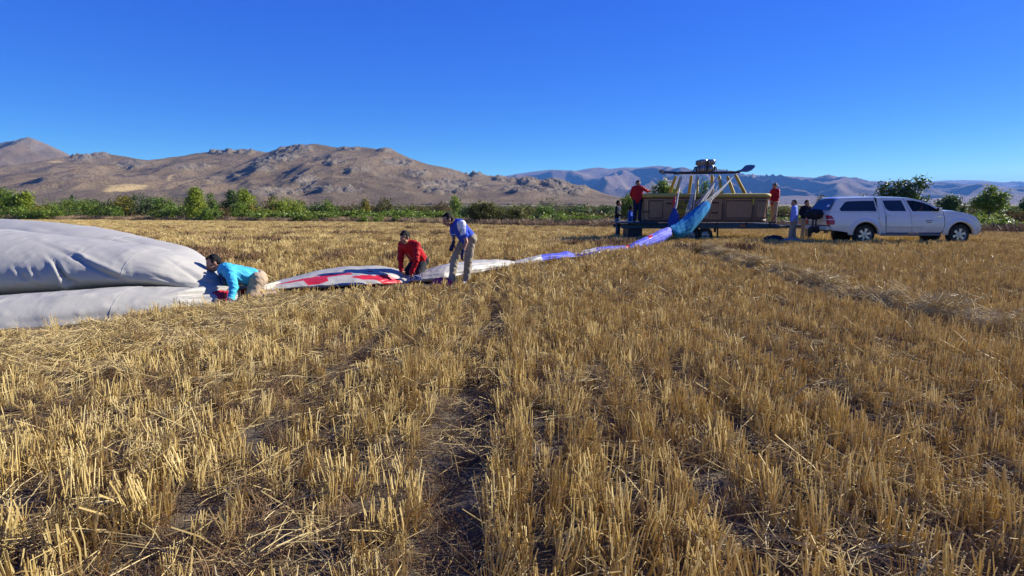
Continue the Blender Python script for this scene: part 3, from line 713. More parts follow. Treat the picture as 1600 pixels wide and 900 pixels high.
def text(body, size, loc, material, parent, rot=(math.pi / 2, 0, 0), name='lettering', bold=0.0, ext=0.004):
    cu = bpy.data.curves.new(name, 'FONT'); cu.body = body; cu.size = size; cu.extrude = ext; cu.offset = bold
    cu.align_x = 'LEFT'; cu.resolution_u = 3
    cu.materials.append(material); tmp = bpy.data.objects.new('tmp', cu); COL.objects.link(tmp)
    me = bpy.data.meshes.new_from_object(tmp.evaluated_get(bpy.context.evaluated_depsgraph_get())); bpy.data.objects.remove(tmp)
    t = link_mesh(name, me)
    t.parent = parent; t.location = loc; t.rotation_euler = rot; return t
sgx = bpx(1057.5) - bo.x; sgy = front_y(0.5) - 0.075 - bo.y
text('TC-BV', 0.19, (sgx, sgy, H_ * 0.70), m_black, sg, bold=0.004)
mb = MB()
for k, (w, t) in enumerate(((0.20, 0.635), (0.36, 0.60), (0.30, 0.545), (0.34, 0.50), (0.26, 0.45), (0.38, 0.37))):
    mb.box((bpx(1057.5), front_y(t) - 0.067, bz0 + H_ * t), (bpx(1057.5) + w, front_y(t) - 0.055, bz0 + H_ * t + 0.025))
o = mb.build('small_print', m_black, sg, bo); o['kind'] = 'stuff'
tg = MB(); tx = P(1176, 315, BY); tg.box((tx.x - 0.04, BY - 0.09, tx.z - 0.14), (tx.x + 0.04, BY - 0.06, tx.z + 0.14)); tg.build('luggage_tag', m_ypole, basket, bo)
# poles: base on the rim, head under the frame bar; front row at BY, back row behind
FY0, FY1 = BY + 0.42, BY + BD - 0.42
def pole(pb, pt, yb, yt):
    a = P(*pb, yb); c = P(*pt, yt); a.z = bz1 + 0.05
    mb = MB(); d = c - a
    mb.tube([a, a + d * 0.04, a + d * 0.9, c], [0.068, 0.074, 0.064, 0.04], 10); mb.build('pole', m_ypole, basket, bo)
    return c
heads = []
for (pb, pt, back) in (((1044.5, 302), (1056.5, 275), 1), ((1055, 303), (1064.5, 276), 0), ((1076, 302), (1080.5, 274), 1), ((1089, 303), (1089.5, 275), 0),
                       ((1113, 302), (1112.5, 273), 1), ((1128, 303), (1123.5, 274), 0), ((1147, 303), (1136.5, 275), 0), ((1166, 302), (1149, 273), 1)):
    yb = (BY + BD - 0.12) if back else BY + 0.12; yt = FY1 if back else FY0
    heads.append(pole(pb, pt, yb, yt))
zf = P(1100, 270.3, BY + BD / 2).z
fx0, fx1 = P(1056, 270, BY + BD / 2).x, P(1150, 270, BY + BD / 2).x
mb = MB()
for yy in (FY0, FY1): mb.tube([(fx0, yy, zf + 0.0), (fx1, yy, zf + 0.02)], 0.034, 8)
for xx in (fx0, fx0 + 0.25, (fx0 + fx1) / 2 - 0.55, (fx0 + fx1) / 2 + 0.55, fx1 - 0.25, fx1): mb.tube([(xx, FY0, zf), (xx, FY1, zf)], 0.022, 8)
mb.build('burner_frame', m_dsteel, basket, bo)
ym = BY + BD / 2
for (pa, pb) in ((1083, 1094), (1110, 1121)):
    for yy in (FY0 + 0.12, FY1 - 0.12):
        a = P(pa, 268, yy); c = P(pb, 268, yy); mb = MB()
        q0 = (a.x, yy, zf + 0.03); q3 = (c.x, yy, zf + 0.03)
        if pa < 1100: mb.tube([q0, (a.x + 0.06, yy, zf + 0.22), (c.x, yy, zf + 0.27)], 0.022, 6); mb.tube([(a.x + 0.14, yy, zf + 0.02), (a.x + 0.1, yy, zf + 0.22)], 0.016, 6)
        else: mb.tube([q3, (c.x - 0.06, yy, zf + 0.22), (a.x, yy, zf + 0.27)], 0.022, 6); mb.tube([(c.x - 0.14, yy, zf + 0.02), (c.x - 0.1, yy, zf + 0.22)], 0.016, 6)
        mb.build('burner_support', m_dsteel, basket, bo)
for px in (1096.0, 1107.8):
    for yy in (ym - 0.2, ym + 0.2):
        c = P(px, 262, ym); mb = MB()
        mb.lathe([(0.0, zf + 0.05), (0.13, zf + 0.05), (0.155, zf + 0.10), (0.16, zf + 0.28), (0.11, zf + 0.30), (0.11, zf + 0.33), (0.165, zf + 0.35), (0.172, zf + 0.53), (0.15, zf + 0.55), (0.12, zf + 0.55), (0.12, zf + 0.36)], (c.x, yy, 0), 'z', 18)
        bn = mb.build('burner', m_steel, basket, bo)
        cl = MB()
        for k in range(9):
            a = 2 * math.pi * k / 9
            cl.tube([(c.x + 0.178 * math.cos(a), yy + 0.178 * math.sin(a), zf + 0.36), (c.x + 0.182 * math.cos(a + .25), yy + 0.182 * math.sin(a + .25), zf + 0.52)], 0.012, 5)
            cl.tube([(c.x + 0.165 * math.cos(a), yy + 0.165 * math.sin(a), zf + 0.08), (c.x + 0.168 * math.cos(a), yy + 0.168 * math.sin(a), zf + 0.28)], 0.014, 5)
        cl.build('burner_coil', m_dsteel, bn, bo)
# long paddles reaching out from both ends of the frame
def blade(pts, w, name, material, thick=0.03):
    mb = MB(); V = []
    for (p, ww) in zip(pts, w):
        for (dy, dz) in ((-ww, -thick), (ww, -thick * 0.3), (ww, thick), (-ww, thick * 0.3)): V.append((p.x, p.y + dy * 0.5, p.z + dz + dy * 0.55))
    k = len(pts)
    mb.add(V, [(i * 4 + j, i * 4 + (j + 1) % 4, (i + 1) * 4 + (j + 1) % 4, (i + 1) * 4 + j) for i in range(k - 1) for j in range(4)] + [(0, 3, 2, 1), ((k - 1) * 4, (k - 1) * 4 + 1, (k - 1) * 4 + 2, (k - 1) * 4 + 3)])
    return mb.build(name, material, basket, bo)
yp = ym
blade([P(1149, 269.5, yp), P(1158, 266.8, yp), P(1161, 265.6, yp), P(1166, 263.6, yp), P(1173, 261.8, yp), P(1179.5, 259.6, yp)], [0.045, 0.045, 0.10, 0.22, 0.18, 0.03], 'paddle', mat('blue_grey_paddle', (0.10, 0.14, 0.22), 0.45))
blade([P(1058, 270, yp), P(1040, 269.2, yp), P(1037.5, 269.0, yp), P(1033.5, 268.2, yp), P(1029.5, 267.6, yp)], [0.045, 0.045, 0.11, 0.14, 0.03], 'paddle', mat('dark_paddle', (0.06, 0.055, 0.05), 0.5))

# ---- trailer
tzt = P(1105, 349.5, BY).z; tzb = P(1105, 357.0, BY).z
tl = P(966, 352, BY).x; tr_ = P(1212, 352, BY).x
trl = empty('flatbed_trailer', ((tl + tr_) / 2, BY + 0.85, gzs((tl + tr_) / 2, BY + 0.85)), 'dark teal flatbed trailer carrying the wicker basket behind the pickup', 'trailer')
to = trl.location
mb = MB(); mb.box((tl + 0.9, BY - 0.15, tzt - 0.05), (tr_, BY + BD + 0.15, tzt), 0, 0.01); mb.build('deck', m_teal, trl, to)
mb = MB(); mb.box((tl, BY - 0.35, tzt + 0.02), (tl + 1.6, BY + BD + 0.2, tzt + 0.07), 0, 0.01); mb.build('tail_platform', m_teal, trl, to)
for yy in (BY - 0.18, BY + BD + 0.06):
    mb = MB(); mb.box((tl + 0.1, yy, tzb), (tr_ + 0.1, yy + 0.12, tzt - 0.055), 0, 0.01); mb.build('side_rail', m_teal, trl, to)
mb = MB()
for px in (1050, 1080, 1118, 1163, 1200):
    mb = MB(); x = P(px, 350, BY).x; mb.box((x - 0.03, BY - 0.21, tzb + 0.02), (x + 0.03, BY - 0.181, tzt + 0.05)); mb.build('stake_pocket', m_dsteel, trl, to)
mb = MB(); x = P(1158, 354, BY).x; mb.box((x - 0.12, BY - 0.195, tzb + 0.08), (x + 0.12, BY - 0.182, tzb + 0.16)); mb.build('side_reflector', mat('orange_reflector', (0.30, 0.07, 0.01), 0.3), trl, to)
dbx = P(1272, 352, BY).x; zdb = (tzt + tzb) / 2 - 0.02
mb = MB(); mb.tube([(tr_, BY + 0.1, zdb), (tr_ + 1.0, BY + 0.55, zdb), (dbx, BY + 0.1, zdb + 0.02)], 0.055, 8); mb.tube([(tr_, BY + BD - 0.1, zdb), (tr_ + 1.0, BY + BD - 0.7, zdb), (dbx - 0.2, BY + 0.15, zdb + 0.02)], 0.055, 8)
mb.build('drawbar', m_teal, trl, to)
mb = MB(); mb.tube([(tr_ - 0.15, BY + 0.2, tzt), (tr_ + 0.05, BY + 0.2, tzt + 0.35), (tr_ + 0.55, BY + 0.4, tzt + 0.1), (tr_ + 1.15, BY + 0.5, tzt - 0.02)], 0.02, 6); mb.build('cable', m_dsteel, trl, to)
gw = gzs(P(1100, 365, BY).x, BY)
for px in (1079, 1101):
    for yy in (BY - 0.12, BY + BD - 0.14):
        x = P(px, 365, BY).x; R_ = 0.31; zc = gw + R_ - 0.02; mb = MB()
        mb.lathe([(0.17, yy), (0.25, yy - 0.015), (R_ - 0.02, yy), (R_, yy + 0.04), (R_, yy + 0.16), (R_ - 0.02, yy + 0.2), (0.17, yy + 0.2)], (x, 0, zc), 'y', 24); wh = mb.build('wheel', m_rubber, trl, to)
        mb = MB(); mb.lathe([(0.0, yy + 0.03), (0.06, yy + 0.02), (0.09, yy + 0.06), (0.15, yy + 0.06), (0.175, yy + 0.0)], (x, 0, zc), 'y', 20); mb.build('rim', m_steel, wh, to)
for yy in (BY - 0.2, BY + BD - 0.14):
    mb = MB(); xa = P(1079, 365, BY).x - 0.42; xb = P(1101, 365, BY).x + 0.42
    mb.box((xa, yy, gw + 0.63), (xb, yy + 0.24, gw + 0.66)); mb.box((xa, yy, gw + 0.4), (xa + 0.03, yy + 0.24, gw + 0.629)); mb.box((xb - 0.03, yy, gw + 0.4), (xb, yy + 0.24, gw + 0.629)); mb.build('mudguard', m_dsteel, trl, to)
for px, w in ((993, 0.62), (1125, 0.2)):
    x = P(px, 365, BY).x; mb = MB(); gg = gzs(x, BY + 0.5)
    if w > 0.3: mb.box((x - w / 2, BY + 0.1, gg + 0.12), (x + w / 2, BY + 1.2, tzb - 0.003), 0, 0.02); mb.build('storage_box', m_dsteel, trl, to)
    else: mb.tube([(x, BY + 0.3, tzb), (x, BY + 0.3, gg + 0.02)], 0.04, 8); mb.box((x - 0.1, BY + 0.2, gg + 0.0), (x + 0.1, BY + 0.4, gg + 0.03)); mb.build('support_leg', m_dsteel, trl, to)
mb = MB(); x = P(1070, 365, BY).x; mb.box((x - 0.08, BY - 0.16, gw + 0.3), (x + 0.08, BY - 0.14, gw + 0.5)); mb.build('tail_light', m_redlens, trl, to)

# ---- wheeled stand with a dark bundle behind the tailgate, and clothes on the ground
SY = 22.6
st = P(1272, 360, SY); sg_ = gzs(st.x, SY)
stand_ = empty('bundle_stand', (st.x, SY, sg_), 'black wheeled stand holding a dark bundle behind the truck tailgate', 'stand')
so = stand_.location
mb = MB()
for px in (1270.0, 1275.0):
    a = P(px + 0.5, 338, SY); c = P(px - 0.6, 357, SY); mb.tube([a, c], 0.035, 8)
mb.build('frame', m_black, stand_, so)
bm = bmesh.new(); bmesh.ops.create_icosphere(bm, subdivisions=4, radius=1.0)
pc = P(1273, 335, SY)
for q in bm.verts:
    n_ = mnoise.fractal(q.co * 2.3, 1.0, 2.0, 4); k = 1 + 0.28 * n_
    q.co = Vector((pc.x + q.co.x * 0.36 * k, pc.y + q.co.y * 0.22 * k, pc.z + q.co.z * 0.20 * k))
me = bpy.data.meshes.new('bundle'); bm.to_mesh(me); bm.free(); me.materials.append(mat('black_cloth', (0.012, 0.012, 0.016), 0.9, 0.3, 20)); me.transform(Matrix.Translation(-so)); me.polygons.foreach_set('use_smooth', [True] * len(me.polygons))
link_mesh('bundle', me, stand_)
for px in (1268, 1276):
    c = P(px, 359, SY); mb = MB(); mb.lathe([(0.0, SY - 0.05), (0.12, SY - 0.05), (0.14, SY), (0.12, SY + 0.05), (0, SY + 0.05)], (c.x, 0, max(c.z, sg_ + 0.13)), 'y', 18); mb.build('wheel', m_rubber, stand_, so)
def heap(name, cx, cy, rx, ry, h, material, label, cat, seed=0, sub=5):
    """crumpled cloth lying on the ground"""
    n = 40; V = []; F = []; g0 = gzs(cx, cy)
    for i in range(n + 1):
        for j in range(n + 1):
            u, v = i / n * 2 - 1, j / n * 2 - 1
            r = math.hypot(u, v) / (1 + 0.25 * mnoise.noise(Vector((math.atan2(v, u) * 1.2, seed, 0))))
            k = max(0, 1 - r ** 2.2)
            zz = h * k ** 0.5 * (0.55 + 0.75 * (1 - abs(mnoise.fractal(Vector((u * 2.2 + seed, v * 2.2, seed)), 0.8, 2.0, 4)) * 1.6)) if k > 0 else 0
            V.append((u * rx, v * ry, max(zz, 0.0) - 0.01)); 
    for i in range(n):
        for j in range(n):
            q = (i * (n + 1) + j, (i + 1) * (n + 1) + j, (i + 1) * (n + 1) + j + 1, i * (n + 1) + j + 1)
            if max(V[w][2] for w in q) > -0.005: F.append(q)
    me = np_mesh(name, V, F, material); o = link_mesh(name, me, None, (cx, cy, g0 + 0.02)); return tag(o, label, cat)
c = P(1209, 376, 23.2); heap('jacket', c.x, 23.2, 0.5, 0.34, 0.27, mat('navy_cloth', (0.012, 0.014, 0.03), 0.9, 0.3, 12), 'crumpled dark navy jacket lying on the stubble below the trailer drawbar', 'jacket', 3)
c = P(1236, 379, 22.6); heap('sack', c.x, 22.6, 0.46, 0.25, 0.20, mat('grey_cloth', (0.22, 0.23, 0.29), 0.9, 0.3, 12), 'crumpled grey cloth sack on the ground at the blue shirted man\'s feet', 'sack', 9)

# ================================================================== BALLOON ENVELOPE
m_grey = mat('silver_grey_nylon', (0.43, 0.405, 0.345), 0.5, 0.035, 1.5, 0.12, 25, spec=0.3, transl=0.10)
m_redf = mat('red_nylon', (0.58, 0.018, 0.035), 0.5, 0.05, 3, 0.1, 25, transl=0.15)
m_violet = mat('violet_blue_nylon', (0.085, 0.10, 0.56), 0.7, 0.06, 3, 0.1, 25, transl=0.15)
m_skirt = mat('blue_skirt_fabric', (0.022, 0.19, 0.40), 0.92, 0.08, 4, 0.1, 25, spec=0.1, transl=0.12)
m_skirt2 = mat('dark_blue_skirt_fabric', (0.015, 0.05, 0.20), 0.75, 0.15, 4, 0.15, 25)
m_whitef = mat('white_nylon', (0.58, 0.55, 0.48), 0.45, 0.04, 3, 0.1, 25, transl=0.12)
m_seam = mat('seam_tape', (0.33, 0.33, 0.33), 0.7, 0.1, 20)
env = empty('balloon_envelope', (-5.0, 9.8, 0.0), 'deflated silver grey hot air balloon envelope stretched from the left edge to the trailer basket', 'balloon envelope')
eo = env.location
EM = [m_grey, m_redf, m_violet, m_whitef, m_skirt2]
def lin(xs_, tbl, k):
    return np.interp(xs_, [r[0] for r in tbl], [r[k] for r in tbl])
def smooth1(a, n=5):
    for _ in range(n): a = np.concatenate([[a[0]], (a[:-2] + 2 * a[1:-1] + a[2:]) / 4, [a[-1]]])
    return a
def polydist(px, py, pl):
    """signed distance (px) from points to a polyline and parameter along it"""
    best = np.full(px.shape, 1e9); sg = np.zeros(px.shape); par = np.zeros(px.shape); tot = len(pl) - 1
    for i in range(tot):
        ax, ay = pl[i]; bx, by = pl[i + 1]; dx, dy = bx - ax, by - ay; L2 = dx * dx + dy * dy
        t = np.clip(((px - ax) * dx + (py - ay) * dy) / L2, 0, 1)
        ex, ey = px - ax - t * dx, py - ay - t * dy; d = np.hypot(ex, ey); c = dx * ey - dy * ex
        m = d < best; best = np.where(m, d, best); sg = np.where(m, np.sign(c), sg); par = np.where(m, (i + t) / tot, par)
    return best * sg, par
def normals_grid(V, nu, nv):
    G = V.reshape(nu, nv, 3)
    du = np.gradient(G, axis=0); dv = np.roll(G, -1, 1) - np.roll(G, 1, 1)
    nn = np.cross(du, dv); nn /= np.maximum(np.linalg.norm(nn, axis=2, keepdims=True), 1e-9)
    c = G.mean(axis=1, keepdims=True)
    s = np.sign(np.sum((G - c) * nn, axis=2).mean())
    return (nn * s).reshape(-1, 3)
def fold_tube(name, tbl, nu, nv, creases=(), wr=0.018, pleat=0.02, neck=(352, 450), seed=0, regions=(), flat=1.0, base_mat=0, colour_cols=None, sm=10, long_wr=0.0, mats=None, sink=0.05, prof=None, low=0.38, lexp=0.8, fine=0.0):
    """cloth roll: stations (px, py_top, py_bottom, Y, half width) -> closed superellipse sections with folds"""
    pxs = np.linspace(tbl[0][0], tbl[-1][0], nu)
    # resample uniformly in the table's own parameter for even spacing
    top = smooth1(lin(pxs, tbl, 1), sm); bot = smooth1(lin(pxs, tbl, 2), sm); Yc = smooth1(lin(pxs, tbl, 3), sm); W = smooth1(lin(pxs, tbl, 4), sm)
    V = np.zeros((nu, nv, 3)); th = np.linspace(0, 2 * np.pi, nv, endpoint=False)
    cs, sn = np.cos(th), np.sin(th)
    cs = np.sign(cs) * np.abs(cs) ** flat; 
    for i in range(nu):
        pt = P(pxs[i], top[i], Yc[i] + 0.15 * W[i]); pb = P(pxs[i], bot[i], Yc[i] - 0.85 * W[i])
        zt, zb = pt.z, pb.z
        if zb > zt - 0.05: zb = zt - 0.05
        x = P(pxs[i], (top[i] + bot[i]) / 2, Yc[i]).x
        zz = np.where(sn >= 0, (zt - zb) * (1 - low) * np.abs(sn) ** (prof or flat), -(zt - zb) * low * np.abs(sn) ** lexp)
        V[i, :, 0] = x * (1 + 0 * cs) + (P(pxs[i], 450, Yc[i] + 1).x - P(pxs[i], 450, Yc[i]).x) * W[i] * cs * 0.0
        V[i, :, 1] = Yc[i] + W[i] * cs
        V[i, :, 2] = zb + (zt - zb) * low + zz
    V = V.reshape(-1, 3)
    Nn = normals_grid(V, nu, nv)
    px, py = project(V)
    d = wr * fbm(V[:, 0] * 2.2 + seed, V[:, 2] * 3.5 + V[:, 1] * 1.5, 4, seed)
    d = d + wr * 0.6 * (ridged(V[:, 0] * 1.1 + V[:, 2] * 2.0, V[:, 2] * 1.2 - V[:, 1] * 1.4 + seed, 3, seed + 9) - 0.6)
    if fine:
        a1 = ridged(V[:, 0] * 1.5 + V[:, 2] * 1.6 + seed, V[:, 2] * 2.6 - V[:, 0] * 0.7 + V[:, 1] * 0.8, 2, seed + 21)
        a2 = ridged(V[:, 0] * 3.1 - V[:, 2] * 2.2, V[:, 2] * 4.0 + V[:, 0] * 1.1 + seed, 2, seed + 27)
        d = d + fine * np.clip((a1 - 0.72) / 0.28, 0, 1) ** 1.5 + 0.5 * fine * np.clip((a2 - 0.74) / 0.26, 0, 1) ** 1.5
    if pleat:
        ang = np.arctan2(py - neck[1], px - neck[0] - 30); rr = np.hypot(px - neck[0], py - neck[1])
        d = d + pleat * fbm(ang * 9, rr * 0.006 + seed, 4, seed + 3) * np.exp(-rr / 170) * 1.8
    if long_wr:
        u = np.repeat(np.linspace(0, 1, nu), nv); t2 = np.tile(th, nu)
        d = d + long_wr * fbm(np.cos(t2) * 3.2 + 7, np.sin(t2) * 3.2 + u * 3.0 * (1 + seed % 3), 4, seed + 13)
    for (pl, w, dep, side) in creases:
        sd, par = polydist(px, py, pl); sd = sd * side
        env_ = np.clip(par, 0, 1) ** 0.9 * np.clip((1 - par) * 5, 0, 1)
        w_ = w * 0.72 * (0.5 + 0.8 * par)
        d = d + env_ * dep * 0.75 * (-np.exp(-(sd / w_) ** 2) + 0.75 * np.exp(-((sd - 2.1 * w_) / (1.5 * w_)) ** 2))
    V2 = V + Nn * d[:, None]
    g = gz(V2[:, 0], V2[:, 1]) - sink
    V2[:, 2] = np.maximum(V2[:, 2], g)
    F = grid_faces(nu, nv, True)
    fc = V2.reshape(nu, nv, 3)
    ctr = (fc[:-1] + fc[1:] + np.roll(fc[:-1], -1, 1) + np.roll(fc[1:], -1, 1)) / 4
    cp = ctr.reshape(-1, 3); cx, cy = project(cp)
    mi = np.full(len(F), base_mat, np.int32)
    if colour_cols:
        for (pa, pb, m_) in colour_cols: mi[(cx >= pa) & (cx < pb)] = m_
    for (plg, m_) in regions: mi[in_poly(cx, cy, plg)] = m_
    F.append(tuple(range(nv))[::-1]); F.append(tuple((nu - 1) * nv + j for j in range(nv)))
    mi = np.concatenate([mi, [base_mat, base_mat]])
    me = np_mesh(name, V2 - np.array(eo), F, mats or EM, True, mi)
    o = link_mesh(name, me, env)
    return o, V2.reshape(nu, nv, 3)
# back crest
A_T = [(-420, 330, 470, 11.6, 1.9), (-150, 336, 465, 11.6, 1.8), (0, 342, 460, 11.6, 1.7), (60, 345, 460, 11.5, 1.6), (110, 350, 458, 11.3, 1.5), (160, 358, 455, 11.1, 1.35), (220, 371, 452, 10.9, 1.15), (283, 385, 450, 10.6, 0.85), (312, 404, 450, 10.4, 0.6), (335, 427, 452, 10.2, 0.42), (356, 446, 458, 10.0, 0.22)]
_, GA = fold_tube('back_fold', A_T, 150, 72, [([(20, 348), (60, 356), (90, 362)], 4, 0.05, 1), ([(150, 366), (190, 372), (228, 384)], 3, 0.05, 1), ([(155, 366), (166, 374), (178, 378)], 2.5, 0.06, -1)], 0.014, 0.02, seed=2, fine=0.012)
CR_B = [([(66, 392), (84, 408), (95, 424), (104, 438), (124, 447)], 5.0, 0.13, 1), ([(42, 370), (95, 392), (120, 404), (150, 420), (180, 434), (198, 443)], 4.5, 0.075, -1),
        ([(110, 392), (122, 402), (130, 410)], 3, 0.05, -1), ([(255, 400), (285, 421), (312, 437), (352, 447)], 4.5, 0.06, -1), ([(16, 410), (30, 426), (42, 440)], 5, 0.05, 1), ([(44, 410), (52, 424), (60, 436)], 4, 0.05, 1),
        ([(228, 424), (250, 434), (276, 442)], 4, 0.025, -1), ([(86, 408), (92, 420), (100, 436)], 3.0, 0.08, -1), ([(290, 412), (315, 426), (345, 444)], 4, 0.03, 1)]
B_T = [(-420, 348, 510, 10.1, 1.7), (-150, 353, 500, 10.0, 1.65), (0, 358, 486, 9.85, 1.5), (60, 364, 480, 9.85, 1.4), (95, 368, 474, 9.85, 1.32), (170, 377, 464, 9.85, 1.12), (230, 384, 455, 9.85, 0.95), (280, 398, 453, 9.8, 0.75), (320, 423, 455, 9.75, 0.5), (345, 443, 456, 9.7, 0.28), (362, 449, 460, 9.7, 0.16)]
_, GB = fold_tube('upper_fold', B_T, 300, 130, CR_B, 0.012, 0.03, seed=5, fine=0.012)
CR_C = [([(250, 465), (275, 462), (305, 458), (350, 455)], 3.0, 0.09, -1), ([(252, 464), (300, 468), (330, 466)], 3, 0.05, 1), ([(255, 492), (290, 489), (320, 484)], 3.5, 0.06, 1), ([(0, 470), (80, 462), (150, 452)], 4, 0.035, 1), ([(0, 505), (100, 500), (200, 490)], 8, 0.03, -1), ([(0, 526), (70, 520), (130, 514)], 3, 0.05, -1)]
C_T = [(-420, 486, 592, 7.85, 0.88), (-150, 473, 562, 7.85, 0.82), (0, 461, 541, 8.0, 0.74), (60, 456, 534, 8.2, 0.72), (130, 450, 523, 8.45, 0.68), (200, 447, 513, 8.75, 0.63), (260, 448, 503, 9.0, 0.56), (300, 450, 494, 9.18, 0.46), (330, 452, 485, 9.4, 0.36), (348, 453, 478, 9.5, 0.3), (368, 455, 472, 9.6, 0.24)]
RED_C = [([(330, 456), (358, 451), (372, 450), (372, 490), (344, 492), (343, 474), (339, 463)], 1)]
_, GC = fold_tube('lower_fold', C_T, 280, 110, CR_C, 0.011, 0.02, fine=0.011, low=0.16, lexp=0.5, seed=8, regions=RED_C)
def seam(G, px, j0=0.0, j1=0.5):
    nu, nv = G.shape[:2]; qx, _q = project(G.mean(axis=1)); i = int(np.argmin(np.abs(qx - px))); mb = MB(); pts = []
    c = Vector(G[i].mean(axis=0))
    for j in range(int(j0 * nv), int(j1 * nv)):
        p = Vector(G[i, j % nv]); pts.append(p + (p - c).normalized() * 0.003)
    mb.tube(pts, 0.0032, 5); mb.build('seam', m_seam, env, eo)
seam(GB, 8, 0.22, 0.62); seam(GB, 243, 0.2, 0.62); seam(GC, 214, 0.15, 0.62); seam(GC, -60, 0.15, 0.62); seam(GA, 204, 0.2, 0.5); seam(GB, -190, 0.2, 0.62)
o, _ = fold_tube('ground_flap', [(-420, 566, 610, 6.8, 0.5), (-100, 541, 564, 7.0, 0.45), (0, 533, 551, 7.2, 0.4), (60, 527, 540, 7.5, 0.38), (120, 519, 530, 7.8, 0.32), (175, 512, 519, 8.2, 0.2)], 90, 40, (), 0.02, 0, seed=12)
fold_tube('red_gusset', [(188, 440.0, 444, 9.5, 0.10), (200, 438.0, 446, 9.55, 0.16), (216, 440.5, 446, 9.6, 0.10)], 20, 16, (), 0.006, 0, seed=14, base_mat=1, sm=1)
fold_tube('gathered_neck', [(346, 444, 462, 9.85, 0.22), (360, 446, 462, 9.9, 0.20), (385, 447, 461, 10.2, 0.22), (405, 446, 459, 10.6, 0.3), (425, 441, 456, 11.2, 0.5)], 60, 48, (), 0.02, 0, seed=15, long_wr=0.05, regions=[([(374, 452), (398, 452), (398, 470), (374, 470)], 1)], sm=2)
# spread panel with red patches, then the stretched tail towards the basket
REDS = [([(426.7, 445.8), (450, 440), (473, 435.5), (516.7, 428.3), (548, 426.3), (552, 428.3), (538, 429.5), (511, 433.3), (513.5, 439), (500, 443.5), (481.7, 445.8), (474, 438.5)], 1),
        ([(548, 433), (556, 430.5), (576.7, 429.5), (584, 431), (596, 429.3), (610, 429.8), (618, 434), (624, 437.5), (629, 444), (612, 444), (600, 445), (594, 441), (588, 437.2), (566.7, 437), (560, 435)], 1),
        ([(476, 454.6), (513, 449.5), (547, 447.4), (583, 443.8), (600, 447), (596, 452), (566, 455), (530, 456), (500, 457)], 1), ([(572, 424.0), (583, 423.6), (583, 425), (573, 425.2)], 1), ([(596, 420.8), (606, 424.6), (607, 426.5), (594, 421.8)], 1)]
E_T = [(404, 449, 460, 11.0, 0.25), (420, 443, 458, 11.6, 0.7), (440, 436, 456.5, 12.0, 1.0), (470, 428, 455, 12.5, 1.3), (500, 421.5, 454, 12.85, 1.5), (540, 417, 452, 13.1, 1.55), (580, 416.5, 450, 13.25, 1.5), (610, 420, 448, 13.3, 1.25), (630, 426, 446, 13.35, 0.9), (655, 428, 443, 13.4, 0.55)]
CR_E = [([(430, 446), (480, 434), (550, 426)], 2.5, 0.035, 1), ([(520, 421), (560, 422), (606, 425)], 2.0, 0.06, 1), ([(500, 426), (540, 424), (600, 430)], 2.0, 0.05, -1), ([(590, 442), (610, 436), (632, 432)], 2.5, 0.07, 1), ([(560, 436), (590, 433), (622, 434)], 2.2, 0.05, -1), ([(530, 440), (570, 440), (596, 447)], 2.5, 0.05, 1), ([(440, 452), (500, 444), (560, 442)], 3, 0.03, 1)]
fold_tube('spread_panel', E_T, 440, 150, CR_E, 0.014, 0.022, neck=(640, 434), seed=21, regions=REDS, flat=1.0, prof=1.5, sm=12, long_wr=0.015)
TAIL = [(640, 429, 444, 13.2, 0.5), (665, 421, 444, 13.3, 0.7), (700, 412, 441, 13.6, 0.8), (740, 406.5, 432, 14.2, 0.75), (775, 405.8, 423, 14.8, 0.55), (795, 407.5, 417, 15.2, 0.28), (803, 409.0, 415.5, 15.4, 0.2), (815, 405.5, 417, 15.6, 0.32), (835, 400.5, 413, 16.0, 0.4), (860, 396, 407.5, 16.6, 0.4), (886, 393.5, 404.5, 17.2, 0.42), (898, 396.5, 403.5, 17.5, 0.30), (912, 391.5, 403, 17.8, 0.45), (930, 387, 402, 18.2, 0.55), (955, 384.5, 398, 18.8, 0.45), (972, 384.5, 392, 19.3, 0.28), (981, 384.2, 391, 19.6, 0.22), (992, 378, 391, 19.9, 0.30), (1015, 367, 388, 20.7, 0.36), (1032, 359, 381, 21.3, 0.36), (1043, 355, 372, 21.7, 0.30), (1048, 356, 369, 21.9, 0.2)]
REG_T = [([(846, 390), (886, 390), (888, 397), (874, 399.5), (846, 399.4)], 2), ([(846, 398.8), (880, 399), (890, 404), (846, 404)], 2), ([(858, 401), (888, 398), (889, 411), (860, 411)], 2), ([(888, 388), (900, 395), (908, 390), (926, 383), (942, 383), (931, 388), (932, 392), (912, 397), (900, 396.5)], 3), ([(932, 394), (948, 391), (972, 388), (974, 391), (950, 395.5), (932, 397)], 3),
         ([(886, 402), (905, 400.5), (925, 399.5), (905, 408), (886, 410)], 3), ([(1012, 368.5), (1020, 366.5), (1019, 371), (1015.5, 374), (1013, 371.5)], 1), ([(978, 382), (984, 382), (984, 388), (979, 387)], 1), ([(640, 439), (662, 440), (660, 448), (640, 448)], 1)]
fold_tube('stretched_tail', TAIL, 560, 80, [([(700, 418), (750, 412), (800, 411)], 2, 0.05, 1), ([(815, 407), (850, 403), (880, 402)], 1.6, 0.05, -1), ([(990, 384), (1015, 374), (1043, 362)], 1.6, 0.06, 1), ([(915, 396), (940, 391), (975, 387)], 1.6, 0.05, 1)],
          0.03, 0, seed=31, regions=REG_T, colour_cols=[(848, 1060, 2)], sm=2, long_wr=0.035)
